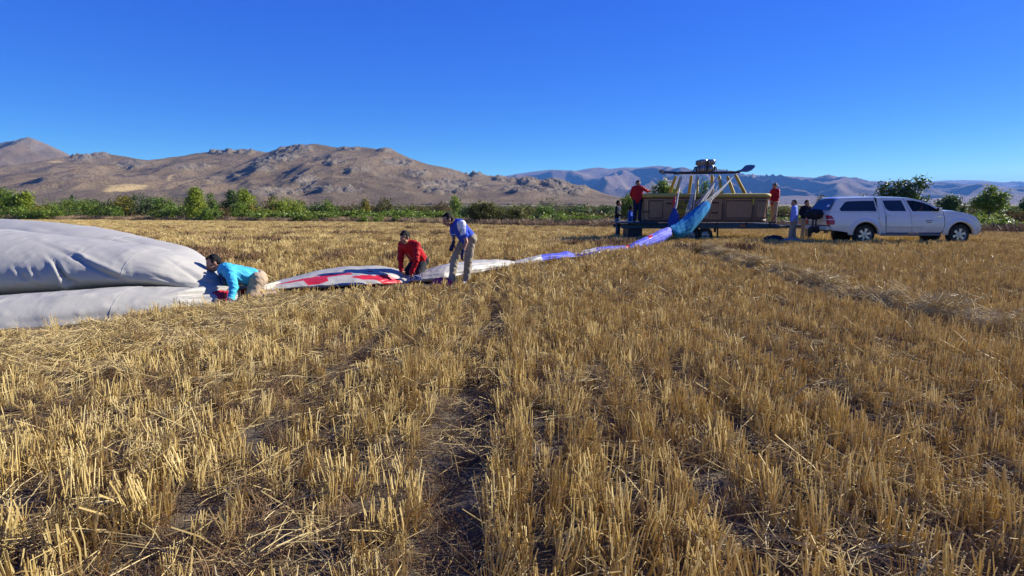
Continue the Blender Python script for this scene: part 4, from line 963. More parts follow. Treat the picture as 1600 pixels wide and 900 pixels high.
# blue skirt: cone hanging between the mouth ropes and the neck
def skirt(name, path, mat_, seed, ring_n=56, sag=0.0, wr=0.034, material_list=None, cap=False):
    """path rows: (px, py_top, py_bottom, Y, half depth)"""
    k = 70; V = []; 
    ts = np.linspace(0, len(path) - 1, k); arr = np.array(path, float)
    for t in ts:
        i = min(int(t), len(path) - 2); f = t - i; f2 = f
        r = arr[i] * (1 - f2) + arr[i + 1] * f2
        a = P(r[0] + r[5], r[1], r[3]); c = P(r[0] - r[5], r[2], r[3]); m = (a + c) / 2; hv = (a - c) / 2
        for j in range(ring_n):
            th = 2 * math.pi * j / ring_n
            q = m + hv * math.sin(th) + Vector((0, 1, 0)) * r[4] * math.cos(th)
            s = wr * (0.35 + 0.65 * math.sin(math.pi * t / (len(path) - 1))) 
            nn = (hv.normalized() * math.sin(th) + Vector((0, 1, 0)) * math.cos(th))
            lo = math.sin(th * 1.0 + 2.5 * t) * 0
            n1 = mnoise.fractal(Vector((math.cos(th) * 2.6, math.sin(th) * 2.6, t * 0.35 + seed)), 0.8, 2.0, 4)
            n2 = math.sin(t * 12 + 2 * math.sin(th * 2 + seed)) * 0.28 * math.exp(-t * 0.75)
            V.append(q + nn * s * (n1 * 1.3 + n2))
    F = grid_faces(k, ring_n, True)
    me = np_mesh(name, [tuple(q - eo) for q in V], F, mat_)
    return link_mesh(name, me, env), V
skirt('skirt', [(1049, 353.5, 364, 22.0, 0.16, -1.5), (1055, 351, 371, 22.2, 0.30, -1.0), (1066, 341, 371.5, 22.6, 0.42, 1.0), (1078, 330.5, 366, 22.9, 0.50, 3.0), (1090, 321.5, 353, 23.2, 0.52, 3.0), (1099, 315.5, 340, 23.5, 0.50, 2.0), (1104.5, 314.0, 330, 23.7, 0.42, 1.0)], m_skirt, 3)
skirt('skirt_corner', [(1054.0, 321.5, 325, 24.0, 0.05, 2.0), (1053, 327, 336, 23.8, 0.09, 5.5), (1052.5, 337, 345, 23.4, 0.14, 8.5), (1051.5, 346, 354, 22.8, 0.14, 7.0), (1050, 353, 360, 22.2, 0.1, 1.0)], m_skirt2, 8, 28, 0, 0.04)
skirt('skirt_flag', [(1054.5, 306, 308, 24.3, 0.03, 1.5), (1053.0, 309, 313, 24.2, 0.06, 2.6), (1052.5, 315, 318, 24.1, 0.06, 2.8), (1053.5, 322, 323.5, 24.0, 0.04, 1.5)], mat('red_orange_cloth', (0.55, 0.05, 0.03), 0.7, 0.15, 5), 11, 20, 0, 0.02)
# suspension ropes: thin sagging lines from the skirt mouth to the frame
def rope(a, c, r=0.014, sag=0.04):
    mb = MB(); pts = [a + (c - a) * (k / 6) + Vector((0, 0, -sag * math.sin(math.pi * k / 6))) for k in range(7)]
    mb.tube(pts, r, 5); mb.build('suspension_rope', m_rope, env, eo)
fy = BY + 0.4
for (a, c) in (((1104.5, 316), (1149.5, 271)), ((1105.5, 319), (1148.5, 272)), ((1103, 314), (1149, 271.5)), ((1101, 314), (1124, 272)), ((1098, 314.5), (1123.5, 271.5)), ((1095, 317), (1124.5, 272)), ((1091, 320), (1123, 273)), ((1106, 327), (1126, 276)), ((1088, 318), (1123, 272.5)), ((1104, 340), (1116, 304))):
    rope(P(a[0], a[1], 23.6 if a[1] < 330 else 23.9), P(c[0], c[1], fy), 0.015, 0.06)
for (a, c) in (((1069, 340), (1089, 273)), ((1072.5, 338), (1090, 273)), ((1077, 334), (1089.5, 272)), ((1083, 330), (1090, 273.5)), ((1054.5, 325), (1065, 273)), ((1056, 326), (1065, 273)), ((1057, 324), (1064.5, 272.5))):
    rope(P(a[0], a[1], 23.3), P(c[0], c[1], fy), 0.014, 0.05)
for k, (px, py) in enumerate(((1112, 298), (1114, 301), (1110, 301), (1117, 299))):
    mb = MB(); c = P(px, py, BY - 0.1); mb.tube([c + Vector((0.10 * math.cos(t), 0.03 * math.sin(2 * t + k), 0.11 * math.sin(t) - 0.02 * k)) for t in np.linspace(0, 5.9, 13)], 0.016, 5); mb.build('rope_loop', m_rope, env, eo)

# ================================================================== PEOPLE
def rot_from(fwd, up):
    f = Vector(fwd).normalized(); u = Vector(up); r = f.cross(u).normalized(); u = r.cross(f).normalized()
    return Matrix((r, f, u)).transposed()            # columns: right, forward, up
_UVS = {}
def _sphere(n=10, m=14):
    if (n, m) not in _UVS:
        v = [(0, 0, 1)]
        for i in range(1, n):
            a = math.pi * i / n
            for j in range(m): v.append((math.sin(a) * math.cos(2 * math.pi * j / m), math.sin(a) * math.sin(2 * math.pi * j / m), math.cos(a)))
        v.append((0, 0, -1)); f = []
        for j in range(m): f.append((0, 1 + j, 1 + (j + 1) % m))
        for i in range(n - 2):
            for j in range(m): f.append((1 + i * m + j, 1 + (i + 1) * m + j, 1 + (i + 1) * m + (j + 1) % m, 1 + i * m + (j + 1) % m))
        e = len(v) - 1
        for j in range(m): f.append((e, e - m + (j + 1) % m, e - m + j))
        _UVS[(n, m)] = ([Vector(q) for q in v], f)
    return _UVS[(n, m)]
def solid(name, prims, voxel, material, origin, smooth=4, wrinkle=0.0, wscale=9.0, seed=0, mats_fn=None):
    """one continuous surface from overlapping tapered limbs ('c', p0, r0, p1, r1) and ellipsoids ('e', centre, radii, rotation)"""
    V = []; F = []
    sv, sf = _sphere()
    for p in prims:
        o = len(V)
        if p[0] == 'e':
            R = p[3] if len(p) > 3 and p[3] is not None else Matrix.Identity(3)
            V += [p[1] + R @ Vector((q.x * p[2][0], q.y * p[2][1], q.z * p[2][2])) for q in sv]
        else:
            _, a, ra, c, rc = p; d = (c - a); L_ = max(d.length, 1e-5)
            R = d.to_track_quat('Z', 'Y').to_matrix()
            for q in sv:
                top = q.z >= -1e-6
                r = rc if top else ra; b_ = c if top else a
                V.append(b_ + R @ (q * r))
        F += [tuple(i + o for i in f) for f in sf]
    me = bpy.data.meshes.new(name); me.from_pydata([tuple(v - origin) for v in V], [], F); me.update()
    ob = bpy.data.objects.new('tmp', me); COL.objects.link(ob)
    md = ob.modifiers.new('r', 'REMESH'); md.mode = 'VOXEL'; md.voxel_size = voxel
    if smooth:
        ms = ob.modifiers.new('s', 'SMOOTH'); ms.iterations = smooth; ms.factor = 0.5
    dg = bpy.context.evaluated_depsgraph_get(); dg.update()
    out = bpy.data.meshes.new_from_object(ob.evaluated_get(dg)); out.name = name
    bpy.data.objects.remove(ob); bpy.data.meshes.remove(me)
    if wrinkle:
        nv = len(out.vertices); co = np.empty(nv * 3); out.vertices.foreach_get('co', co); no = np.empty(nv * 3); out.vertex_normals.foreach_get('vector', no)
        co = co.reshape(-1, 3); no = no.reshape(-1, 3)
        d = ridged(co[:, 0] * wscale + co[:, 2] * wscale * 0.6 + seed, co[:, 2] * wscale * 0.75 - co[:, 0] * wscale * .3 + co[:, 1] * wscale, 3, seed) - 0.62
        d += 0.6 * fbm(co[:, 1] * wscale * 1.3 + seed, co[:, 2] * wscale * 1.3 + co[:, 0] * 5, 3, seed + 4)
        out.vertices.foreach_set('co', (co + no * (d * wrinkle)[:, None]).ravel())
    out.materials.clear()
    for m in (material if isinstance(material, list) else [material]): out.materials.append(m)
    if mats_fn is not None:
        nf = len(out.polygons); c = np.empty(nf * 3); out.polygons.foreach_get('center', c)
        out.polygons.foreach_set('material_index', mats_fn(c.reshape(-1, 3) + np.array(origin)).astype(np.int32))
    out.polygons.foreach_set('use_smooth', [True] * len(out.polygons)); out.update()
    return out
m_skin = mat('skin', (0.34, 0.17, 0.10), 0.55, 0.10, 12, 0.05, 120)
m_eye = mat('eye_dark', (0.02, 0.015, 0.012), 0.25)
m_lip = mat('lip', (0.26, 0.09, 0.07), 0.5)
m_hair = mat('black_hair', (0.012, 0.010, 0.009), 0.6, 0.3, 60, 0.6, 180)
def hand_prims(w, d, nrm, side, curl=0.5, sc=1.0):
    """palm, four bent fingers of unequal length and a thumb from the side of the palm near its base"""
    d = Vector(d).normalized(); n = Vector(nrm); n = (n - d * n.dot(d)).normalized(); s = d.cross(n) * side
    pr = []; pe = w + d * 0.085 * sc
    pr.append(('c', w, 0.026 * sc, w + d * 0.03 * sc, 0.03 * sc))
    for k in (-1.5, -0.5, 0.5, 1.5):
        pr.append(('c', w + d * 0.02 * sc + s * k * 0.011 * sc, 0.016 * sc, pe + s * k * 0.019 * sc, 0.0125 * sc))
    for k, L_ in zip((-1.5, -0.5, 0.5, 1.5), (0.058, 0.072, 0.078, 0.068)):
        b_ = pe + s * k * 0.0215 * sc; dd = d.copy()
        cu = curl * (1 + 0.12 * k)
        for seg, (fr, rr) in enumerate(((0.5, 0.0092), (0.3, 0.0085), (0.25, 0.0075))):
            dd = (Quaternion(s * side, -cu * (0.55 if seg == 0 else 0.75)) @ dd) if True else dd
            e_ = b_ + dd * L_ * fr * 1.15 * sc; pr.append(('c', b_, rr * sc, e_, rr * 0.94 * sc)); b_ = e_
    tb = w + d * 0.025 * sc + s * 0.028 * sc
    t1 = tb + (d * 0.6 + s * 0.65 - n * 0.25).normalized() * 0.042 * sc; t2 = t1 + (d * 0.9 + s * 0.15 - n * 0.35).normalized() * 0.032 * sc
    pr += [('c', tb, 0.0145 * sc, t1, 0.0115 * sc), ('c', t1, 0.0112 * sc, t2, 0.0085 * sc)]
    return pr
def scale_prims(pr, c, k):
    return [('e', c + (p[1] - c) * k, tuple(q * k for q in p[2])) + tuple(p[3:]) if p[0] == 'e' else ('c', c + (p[1] - c) * k, p[2] * k, c + (p[3] - c) * k, p[4] * k) for p in pr]
def head_prims(c, R):
    f = lambda r, fw, u: c + R @ Vector((r, fw, u))
    pr = [('e', f(0, -0.008, 0.02), (0.074, 0.095, 0.098), R), ('e', f(0, 0.028, -0.045), (0.058, 0.062, 0.07), R), ('c', f(-0.022, 0.05, -0.085), 0.026, f(0.022, 0.05, -0.085), 0.026),
          ('c', f(0, 0.088, 0.012), 0.010, f(0, 0.108, -0.03), 0.0155), ('c', f(-0.014, 0.094, -0.034), 0.009, f(0.014, 0.094, -0.034), 0.009),
          ('c', f(-0.042, 0.078, 0.028), 0.013, f(0.042, 0.078, 0.028), 0.013), ('e', f(-0.026, 0.082, -0.064), (0.02, 0.014, 0.008), R), ('e', f(0.026, 0.082, -0.064), (0.02, 0.014, 0.008), R), ('e', f(0, 0.09, -0.062), (0.02, 0.012, 0.009), R)]
    for s in (-1, 1):
        pr += [('e', f(s * 0.076, -0.012, -0.008), (0.010, 0.020, 0.031), R), ('e', f(s * 0.031, 0.078, 0.008), (0.014, 0.011, 0.009), R), ('e', f(s * 0.048, 0.06, -0.025), (0.02, 0.022, 0.02), R)]
    return pr
def hair_prims(c, R, fringe=0.0):
    f = lambda r, fw, u: c + R @ Vector((r, fw, u))
    return [('e', f(0, -0.034, 0.048), (0.079, 0.086, 0.084), R), ('e', f(0, -0.062, -0.004), (0.072, 0.056, 0.074), R), ('e', f(0, 0.030, 0.098), (0.056, 0.036, 0.022), R),
            ('e', f(-0.068, -0.012, 0.02), (0.014, 0.034, 0.042), R), ('e', f(0.068, -0.012, 0.02), (0.014, 0.034, 0.042), R)]
def person(label, J, top, trous, shoe, top_parts=(), gloves=None, sleeve='long', voxel=0.012, base=None, bulk=1.0, hood=False, tw=0.012, group=None, hair=True, head_up=None, split=None, tmats=None, hem=0.8, hs=1.06):
    """J: joints in world space. The body is the person's own mesh; clothes, hair and gloves are its children"""
    g = Vector(base) if base is not None else Vector(((J['anL'] + J['anR']) / 2))
    R = rot_from(J['face'], J['up']); hc = J['head']
    neck = J['neck']; ch = (J['shL'] + J['shR']) / 2; pv = (J['hipL'] + J['hipR']) / 2; mid = (ch + pv) / 2
    bp_ = scale_prims(head_prims(hc, R), hc, hs)
    bp_ += [('c', hc + R @ Vector((0, -0.02, -0.06)), 0.052, neck, 0.058), ('c', neck, 0.06, ch * 0.7 + pv * 0.3, 0.08), ('c', ch, 0.085, pv, 0.085), ('c', J['shL'], 0.05, J['shR'], 0.05)]
    for s in 'LR':
        bp_ += [('c', J['sh' + s], 0.05, J['el' + s], 0.040), ('c', J['el' + s], 0.040, J['wr' + s], 0.027), ('c', pv, 0.07, J['hip' + s], 0.07), ('c', J['hip' + s], 0.07, J['kn' + s], 0.05), ('c', J['kn' + s], 0.048, J['an' + s], 0.036)]
        if gloves is None: bp_ += hand_prims(J['wr' + s], J['hd' + s], J.get('hn' + s, (0, -1, 0)), 1 if s == 'L' else -1, J.get('curl', 0.5))
        else: bp_ += [('c', J['wr' + s], 0.024, J['wr' + s] + Vector(J['hd' + s]).normalized() * 0.05, 0.02)]
    eyes = [hc + R @ Vector((s * 0.031, 0.090, 0.009)) * hs for s in (-1, 1)]; mouth = hc + R @ Vector((0, 0.1, -0.062)) * hs
    def mf(c):
        mi = np.zeros(len(c))
        for e_ in eyes: mi[np.linalg.norm(c - np.array(e_), axis=1) < 0.0125] = 1
        q = (c - np.array(mouth)) @ np.array(R); mi[(np.abs(q[:, 0]) < 0.024) & (np.abs(q[:, 2]) < 0.010) & (np.abs(q[:, 1]) < 0.03)] = 2
        return mi
    me = solid('person', bp_, voxel * 0.75, [m_skin, m_eye, m_lip], g, 2, mats_fn=mf)
    o = link_mesh('person', me, None, g); tag(o, label, 'person', group)
    if hair: link_mesh('hair', solid('hair', scale_prims(hair_prims(hc, R), hc, hs), voxel * 0.8, m_hair, g, 1, 0.006, 30, 3), o)
    # trousers
    k = bulk
    tp = [('c', J['hipL'], 0.115 * k, J['hipR'], 0.115 * k), ('c', pv + (mid - pv) * 0.35, 0.12 * k, pv, 0.125 * k)]
    for s in 'LR': tp += [('c', J['hip' + s], 0.105 * k, J['kn' + s], 0.076 * k), ('c', J['kn' + s], 0.078 * k, J['an' + s], 0.064 * k)]
    link_mesh('trousers', solid('trousers', tp, voxel, trous, g, 3, tw, 8, 5), o)
    # top
    sw = (J['shR'] - J['shL'])
    sp = [('c', J['shL'] + sw * 0.08, 0.088 * k, J['shR'] - sw * 0.08, 0.088 * k), ('c', J['shL'] + sw * 0.22, 0.105 * k, J['hipL'] * hem + mid * (1 - hem), 0.118 * k), ('c', J['shR'] - sw * 0.22, 0.105 * k, J['hipR'] * hem + mid * (1 - hem), 0.118 * k), ('c', ch, 0.115 * k, pv + (mid - pv) * (0.8 - hem) * 1.0, 0.135 * k), ('c', ch, 0.09 * k, neck, 0.068)]
    for s in 'LR':
        sh, el, wr = J['sh' + s], J['el' + s], J['wr' + s]
        if sleeve == 'long': sp += [('c', sh, 0.078 * k, el, 0.060 * k), ('c', el, 0.060 * k, wr - (wr - el) * 0.03, 0.044 * k)]
        else: sp += [('c', sh, 0.078 * k, sh + (el - sh) * 0.62, 0.068 * k)]
    link_mesh('jacket' if sleeve == 'long' else 'polo_shirt', solid('top', sp, voxel, top, g, 3, tw, 9, 7, tmats), o)
    cp = [('c', neck + R @ Vector((0.05 * math.cos(a), 0.05 * math.sin(a), 0)) * 1.0, 0.022, neck + R @ Vector((0.05 * math.cos(a + 0.7), 0.05 * math.sin(a + 0.7), 0)), 0.022) for a in np.arange(0, 6.3, 0.7)]
    link_mesh('collar', solid('collar', cp, voxel * 0.8, top_parts[0] if top_parts else (top[0] if isinstance(top, list) else top), g, 2), o)
    for s in 'LR':
        if shoe is not None:
            an, to_ = J['an' + s], J['to' + s]; hd = (to_ - an); heel = an - hd.normalized() * 0.05
            lo = min(to_.z, heel.z)
            link_mesh('shoe', solid('shoe', [('c', heel + Vector((0, 0, -0.035)), 0.042, to_, 0.038), ('c', an, 0.052, an + hd * 0.45 + Vector((0, 0, -0.02)), 0.045), ('c', heel + Vector((0, 0, -0.05)), 0.034, to_ + Vector((0, 0, -0.012)), 0.036)], voxel * 0.8, shoe, g, 2), o)
        if gloves is not None:
            link_mesh('glove', solid('glove', hand_prims(J['wr' + s], J['hd' + s], J.get('hn' + s, (0, -1, 0)), 1 if s == 'L' else -1, J.get('curl', 0.5), 1.12) + [('c', J['wr' + s] - Vector(J['hd' + s]).normalized() * 0.04, 0.036, J['wr' + s], 0.034)], min(voxel, 0.007), gloves, g, 1), o)
    return o, R, g
V3 = Vector
def scaled_leg(z): return z
m_cyan = mat('cyan_jacket', (0.06, 0.40, 0.58), 0.6, 0.06, 6, 0.15, 60)
m_navyp = mat('navy_panel', (0.02, 0.05, 0.13), 0.65, 0.1, 6)
m_khaki = mat('khaki_cotton', (0.40, 0.30, 0.20), 0.85, 0.08, 8, 0.3, 80)
m_khaki2 = mat('stone_cotton', (0.30, 0.25, 0.18), 0.85, 0.1, 8, 0.3, 80)
m_redj = mat('red_jacket', (0.36, 0.008, 0.012), 0.55, 0.08, 6, 0.2, 50)
m_blackp = mat('charcoal_trousers', (0.028, 0.028, 0.032), 0.85, 0.15, 8, 0.3, 60)
m_royal = mat('royal_blue_polo', (0.025, 0.065, 0.42), 0.75, 0.08, 6, 0.2, 60)
m_whitec = mat('white_cotton', (0.62, 0.62, 0.66), 0.8, 0.05, 6, 0.2, 60)
m_glove = mat('purple_grey_glove', (0.12, 0.12, 0.24), 0.8, 0.15, 30, 0.2, 90)
m_bglove = mat('dark_blue_glove', (0.02, 0.025, 0.07), 0.8, 0.15, 30, 0.2, 90)
m_pink = mat('pink_shoe', (0.50, 0.03, 0.12), 0.6, 0.2, 30)
m_navyt = mat('navy_trousers', (0.012, 0.016, 0.045), 0.85, 0.15, 8, 0.3, 60)
m_bshirt = mat('light_blue_shirt', (0.17, 0.25, 0.66), 0.8, 0.06, 8, 0.2, 60)
m_dshirt = mat('black_shirt', (0.010, 0.010, 0.016), 0.85, 0.1, 8, 0.2, 60)
m_blueh = mat('blue_hoodie', (0.012, 0.07, 0.40), 0.8, 0.12, 8, 0.2, 60)
m_darkj = mat('dark_jacket', (0.012, 0.014, 0.018), 0.7, 0.1, 8, 0.2, 60)
m_jeans = mat('blue_jeans', (0.06, 0.10, 0.20), 0.85, 0.12, 8, 0.2, 60)
m_shoe = mat('dark_shoe', (0.025, 0.022, 0.02), 0.7)

for q in (m_cyan, m_navyp, m_khaki, m_khaki2, m_redj, m_blackp, m_royal, m_whitec, m_glove, m_bglove, m_navyt, m_bshirt, m_dshirt, m_blueh, m_darkj, m_jeans, m_hair):
    q.node_tree.nodes['Principled BSDF'].inputs['Specular IOR Level'].default_value = 0.12
# --- man in cyan jacket crawling over the envelope
J = dict(head=P(333.5, 411.5, 10.05), neck=P(347.5, 424, 9.98), shL=P(359, 426, 9.60), shR=P(350, 421, 10.15), elL=P(365.5, 447, 9.42), wrL=P(360.5, 468.0, 9.28), elR=P(348, 444, 10.1), wrR=P(343, 458, 10.0),
         hipL=P(402, 438, 9.95), hipR=P(404, 434, 10.22), knL=P(390, 461, 9.80), knR=P(396, 456, 10.3), anL=P(428, 462, 10.15), anR=P(430, 456, 10.45), toL=P(438, 463, 10.25), toR=P(440, 457, 10.55),
         face=(-0.72, -0.50, -0.42), up=(-0.40, -0.05, 0.9), hdL=P(357, 476, 9.2) - P(360.5, 468, 9.28), hnL=(0.1, -0.8, 0.5), hdR=(-0.5, 0, -0.8), curl=0.55)
kz = gzs(J['knL'].x, J['knL'].y)
for k_ in ('knL', 'knR', 'anL', 'anR', 'toL', 'toR'): J[k_].z = gzs(J[k_].x, J[k_].y) + 0.09
o1, R1, g1 = person('man in a cyan blue jacket crawling over the gathered end of the grey fabric', J, m_cyan, m_khaki, m_shoe, (m_cyan,), m_glove, 'long', 0.011, bulk=1.28, tw=0.02, hem=0.35, hs=1.2)
nk = J['neck']; pv = (J['hipL'] + J['hipR']) / 2; ch = (J['shL'] + J['shR']) / 2
link_mesh('belt', solid('belt', [('c', pv + (ch - pv) * 0.06 + Vector((0, 0.14, 0.04)), 0.05, pv + (ch - pv) * 0.06 + Vector((0.0, -0.13, 0.03)), 0.05), ('e', pv + (ch - pv) * 0.02 + Vector((0, 0, 0.0)), (0.07, 0.155, 0.162), rot_from((pv - ch), (0, 0, 1)) @ Matrix.Rotation(math.pi / 2, 3, 'Z'))], 0.012, m_navyp, g1, 2), o1)
link_mesh('chest_panel', solid('chest_panel', [('e', P(350, 432, 9.70), (0.07, 0.10, 0.15), None)], 0.011, m_navyp, g1, 2), o1)

# --- man in red jacket kneeling, seen from the front
KY = 13.1
J = dict(head=P(632.5, 371.5, KY - 0.18), neck=P(636.5, 381, KY - 0.03), shL=P(651, 384, KY - 0.18), shR=P(627.5, 383, KY + 0.05), elL=P(650.5, 407, KY - 0.32), wrL=P(642.5, 427, KY - 0.36), elR=P(625.8, 404, KY + 0.0), wrR=P(627.0, 423, KY - 0.1),
         hipL=P(661, 407, KY + 0.28), hipR=P(650, 408, KY + 0.42), knL=P(655, 431, KY - 0.12), knR=P(637.5, 424, KY + 0.12), anL=P(682, 433, KY + 0.25), anR=P(668, 429, KY + 0.55), toL=P(690, 434, KY + 0.3), toR=P(676, 431, KY + 0.62),
         face=(-0.45, -0.72, -0.55), up=(-0.3, -0.5, 0.8), hdL=P(644, 437, KY - 0.38) - P(642.5, 427, KY - 0.36), hnL=(-0.5, -0.8, 0), hdR=P(631, 429, KY - 0.15) - P(627, 423, KY - 0.1), hnR=(0.3, -0.9, 0.2), curl=0.5)
person('man in a red jacket kneeling on the flattened fabric', J, m_redj, m_blackp, m_shoe, (m_redj,), None, 'long', 0.011, bulk=1.22, tw=0.018, hs=1.18)

# --- man in blue polo bending over
BYM = 12.45
J = dict(head=P(699.5, 343.5, BYM - 0.12), neck=P(712.0, 347, BYM - 0.02), shL=P(721.5, 350, BYM - 0.20), shR=P(708.5, 354, BYM + 0.14), elL=P(728.8, 378.5, BYM - 0.30), wrL=P(723.0, 394.5, BYM - 0.38), elR=P(708.8, 371, BYM + 0.12), wrR=P(708.0, 381, BYM - 0.06),
         hipL=P(736.0, 373.5, BYM - 0.06), hipR=P(727.0, 373.5, BYM + 0.14), knL=P(731.5, 407, BYM - 0.10), knR=P(710.5, 405, BYM + 0.06), anL=P(728.5, 437, BYM + 0.02), anR=P(705.5, 436, BYM - 0.06), toL=P(723.5, 443, BYM - 0.10), toR=P(699, 441.5, BYM - 0.16),
         face=(-0.80, -0.35, -0.50), up=(-0.42, -0.1, 0.9), hdL=P(719.5, 411, BYM - 0.44) - P(723, 394.5, BYM - 0.38), hnL=(-0.75, -0.6, 0.0), hdR=P(704.5, 390.5, BYM - 0.14) - P(708, 381, BYM - 0.06), hnR=(0.1, -0.95, 0.2), curl=0.75)
for a_ in ('anL', 'anR'): J[a_].z = gzs(J[a_].x, J[a_].y) + 0.10
for a_ in ('toL', 'toR'): J[a_].z = gzs(J[a_].x, J[a_].y) + 0.045
_shL = np.array(J['shL']); _ax = np.array((J['elL'] - J['shL']).normalized()); _shR = np.array(J['shR']); _axR = np.array((J['elR'] - J['shR']).normalized())
def polo_m(c):
    mi = np.zeros(len(c)); d = c - _shL; t = d @ _ax; r = np.linalg.norm(d - np.outer(t, _ax), axis=1)
    mi[(t > -0.07) & (r < 0.108) & (d[:, 0] < 0.09) & (d[:, 0] > -0.10) & (t < 0.25)] = 1
    return mi
o3, R3, g3 = person('man in a blue polo shirt and khaki trousers bending over the fabric', J, [m_royal, m_whitec], m_khaki2, None, (m_whitec,), m_bglove, 'short', 0.010, bulk=1.18, tw=0.018, tmats=polo_m, hs=1.14)
sl = J['shL'] + (J['elL'] - J['shL']) * 0.36 + Vector((-0.045, -0.068, 0))
mb = MB(); mb.tube([sl + Vector((0.026 * math.cos(t), 0.0, 0.03 * math.sin(t))) for t in np.linspace(0, 6.28, 13)], 0.005, 5); mb.tube([sl + Vector((-0.015, -0.002, -0.012)), sl + Vector((0.012, -0.002, 0.014))], 0.006, 5); mb.build('sleeve_badge', mat('badge_dark', (0.06, 0.05, 0.08), 0.7), o3, g3)
cp_ = P(708.5, 366.5, BYM - 0.21); mb = MB(); mb.box((cp_.x - 0.05, cp_.y - 0.004, cp_.z - 0.008), (cp_.x + 0.05, cp_.y + 0.01, cp_.z + 0.008)); mb.build('chest_lettering', mat('print_pale', (0.40, 0.42, 0.55), 0.8), o3, g3)
for s, mm_ in (('L', mat('tan_shoe', (0.28, 0.24, 0.2), 0.7, 0.2, 30)), ('R', m_pink)):
    an, to_ = J['an' + s], J['to' + s]; hd = to_ - an; heel = an - hd.normalized() * 0.05
    link_mesh('shoe', solid('shoe', [('c', heel + Vector((0, 0, -0.035)), 0.045, to_, 0.042), ('c', an + Vector((0, 0, 0.02)), 0.062, an + hd * 0.5, 0.05)], 0.009, mm_, g3, 2), o3)
c = P(690, 442, BYM - 0.1); c.z = gzs(c.x, c.y); heap('cloth', c.x, c.y, 0.24, 0.13, 0.13, m_pink, 'small crumpled pink cloth in the stubble by the bending man\'s foot', 'cloth', 5)

# --- generic standing figure
def stand(feet, hgt, facing, lean=0.0, armL=None, armR=None, stride=0.0, headdir=None, headdrop=0.0, bend=0.0):
    """feet: ground point; facing: unit xy; arms: (elbow, wrist) offsets from the shoulder as (forward, left, up) in metres"""
    s = hgt / 1.75; f = Vector((facing[0], facing[1], 0)).normalized(); l = Vector((-f.y, f.x, 0)); u = Vector((0, 0, 1)); g = Vector(feet)
    def at(a, b_, c_): return g + (f * a + l * b_ + u * c_) * s
    tilt = lambda a, h: at(a + lean * h + bend * max(0, h - 0.0), 0, 0)
    def up_(h, b_, fw=0.0):     # a point of the trunk h above the hips
        ca, sa = math.cos(bend), math.sin(bend)
        return at(lean * 0.9 + fw * ca + h * sa, b_, 0.92 + h * ca - fw * sa)
    J = dict(hipL=at(lean * 0.9, 0.09, 0.92), hipR=at(lean * 0.9, -0.09, 0.92), knL=at(0.03 + stride * 0.5, 0.10, 0.50), knR=at(0.03 - stride * 0.35, -0.10, 0.50), anL=at(stride, 0.11, 0.09), anR=at(-stride, -0.11, 0.09),
             toL=at(stride + 0.17, 0.14, 0.04), toR=at(-stride + 0.17, -0.14, 0.04), shL=up_(0.50, 0.19), shR=up_(0.50, -0.19), neck=up_(0.56, 0, 0.0), head=up_(0.70 - headdrop, 0, 0.04 + headdrop * 0.8))
    for k_, arm in (('L', armL), ('R', armR)):
        sg = 1 if k_ == 'L' else -1
        e_, w_ = arm if arm else ((-0.02, 0.05, -0.28), (0.04, 0.06, -0.53))
        J['el' + k_] = J['sh' + k_] + (f * e_[0] + l * e_[1] * sg + u * e_[2]) * s; J['wr' + k_] = J['sh' + k_] + (f * w_[0] + l * w_[1] * sg + u * w_[2]) * s
        J['hd' + k_] = (J['wr' + k_] - J['el' + k_]).normalized(); J['hn' + k_] = tuple(-l * sg + f * 0.1)
    hd = Vector(headdir) if headdir else f
    J['face'] = tuple(hd); J['up'] = tuple(u + f * (lean + bend * 0.5)); J['curl'] = 0.5
    return J
def on_ground(px, Y): 
    x = P(px, 360, Y).x; return (x, Y, gzs(x, Y))
VX = 0.013
tx = P(996, 350, BY + 0.25); deckz = tzt + 0.07
J = stand((tx.x, BY + 0.35, deckz), 1.75, (0.25, 0.97), 0.02, ((0.05, 0.10, -0.26), (0.2, 0.0, -0.45)), ((0.22, 0.20, -0.12), (0.42, 0.26, -0.10)), 0.0, (0.45, -0.75, -0.25))
person('man in a red jacket and navy trousers standing on the trailer platform, back turned', J, m_redj, m_navyt, m_shoe, (m_darkj,), None, 'long', VX, base=(tx.x, BY + 0.35, deckz), bulk=1.15)
q = on_ground(984, 26.7); J = stand(q, 1.45, (0.8, -0.6), 0.05, ((0.10, 0.05, -0.24), (0.34, 0.0, -0.22)), ((0.10, 0.05, -0.24), (0.34, 0.0, -0.22)), 0.0)
person('person in a bright blue hoodie behind the trailer platform', J, m_blueh, m_navyt, m_shoe, (m_blueh,), None, 'long', VX, base=q)
q = on_ground(964.5, 26.0); J = stand(q, 1.72, (0.85, -0.35), 0.0, None, ((0.02, 0.08, -0.26), (0.24, 0.0, -0.36)), 0.02)
o_, _, g_ = person('person in a dark jacket and blue jeans standing behind the left end of the trailer', J, m_darkj, m_jeans, m_shoe, (m_darkj,), None, 'long', VX, base=q)
bc = P(967.5, 325.5, 25.86); mb = MB(); mb.box((bc.x - 0.05, bc.y - 0.03, bc.z - 0.07), (bc.x + 0.06, bc.y + 0.02, bc.z + 0.07), 0, 0.015); mb.build('jacket_print', m_whitec, o_, g_)
q2 = P(1206, 351, BY + 0.9); zb = tzt - 0.02
J = stand((q2.x + 0.08, BY + 0.9, zb), 1.74, (-0.9, -0.25), 0.04, ((0.08, 0.12, -0.26), (0.26, 0.05, -0.42)), ((0.0, 0.12, -0.26), (0.16, 0.10, -0.46)), 0.03, (-0.85, -0.35, -0.3))
person('man in a bright red jacket standing at the right end of the basket', J, m_redj, m_khaki, m_shoe, (m_whitec,), None, 'long', VX, base=(q2.x + 0.08, BY + 0.9, zb), bulk=1.12)
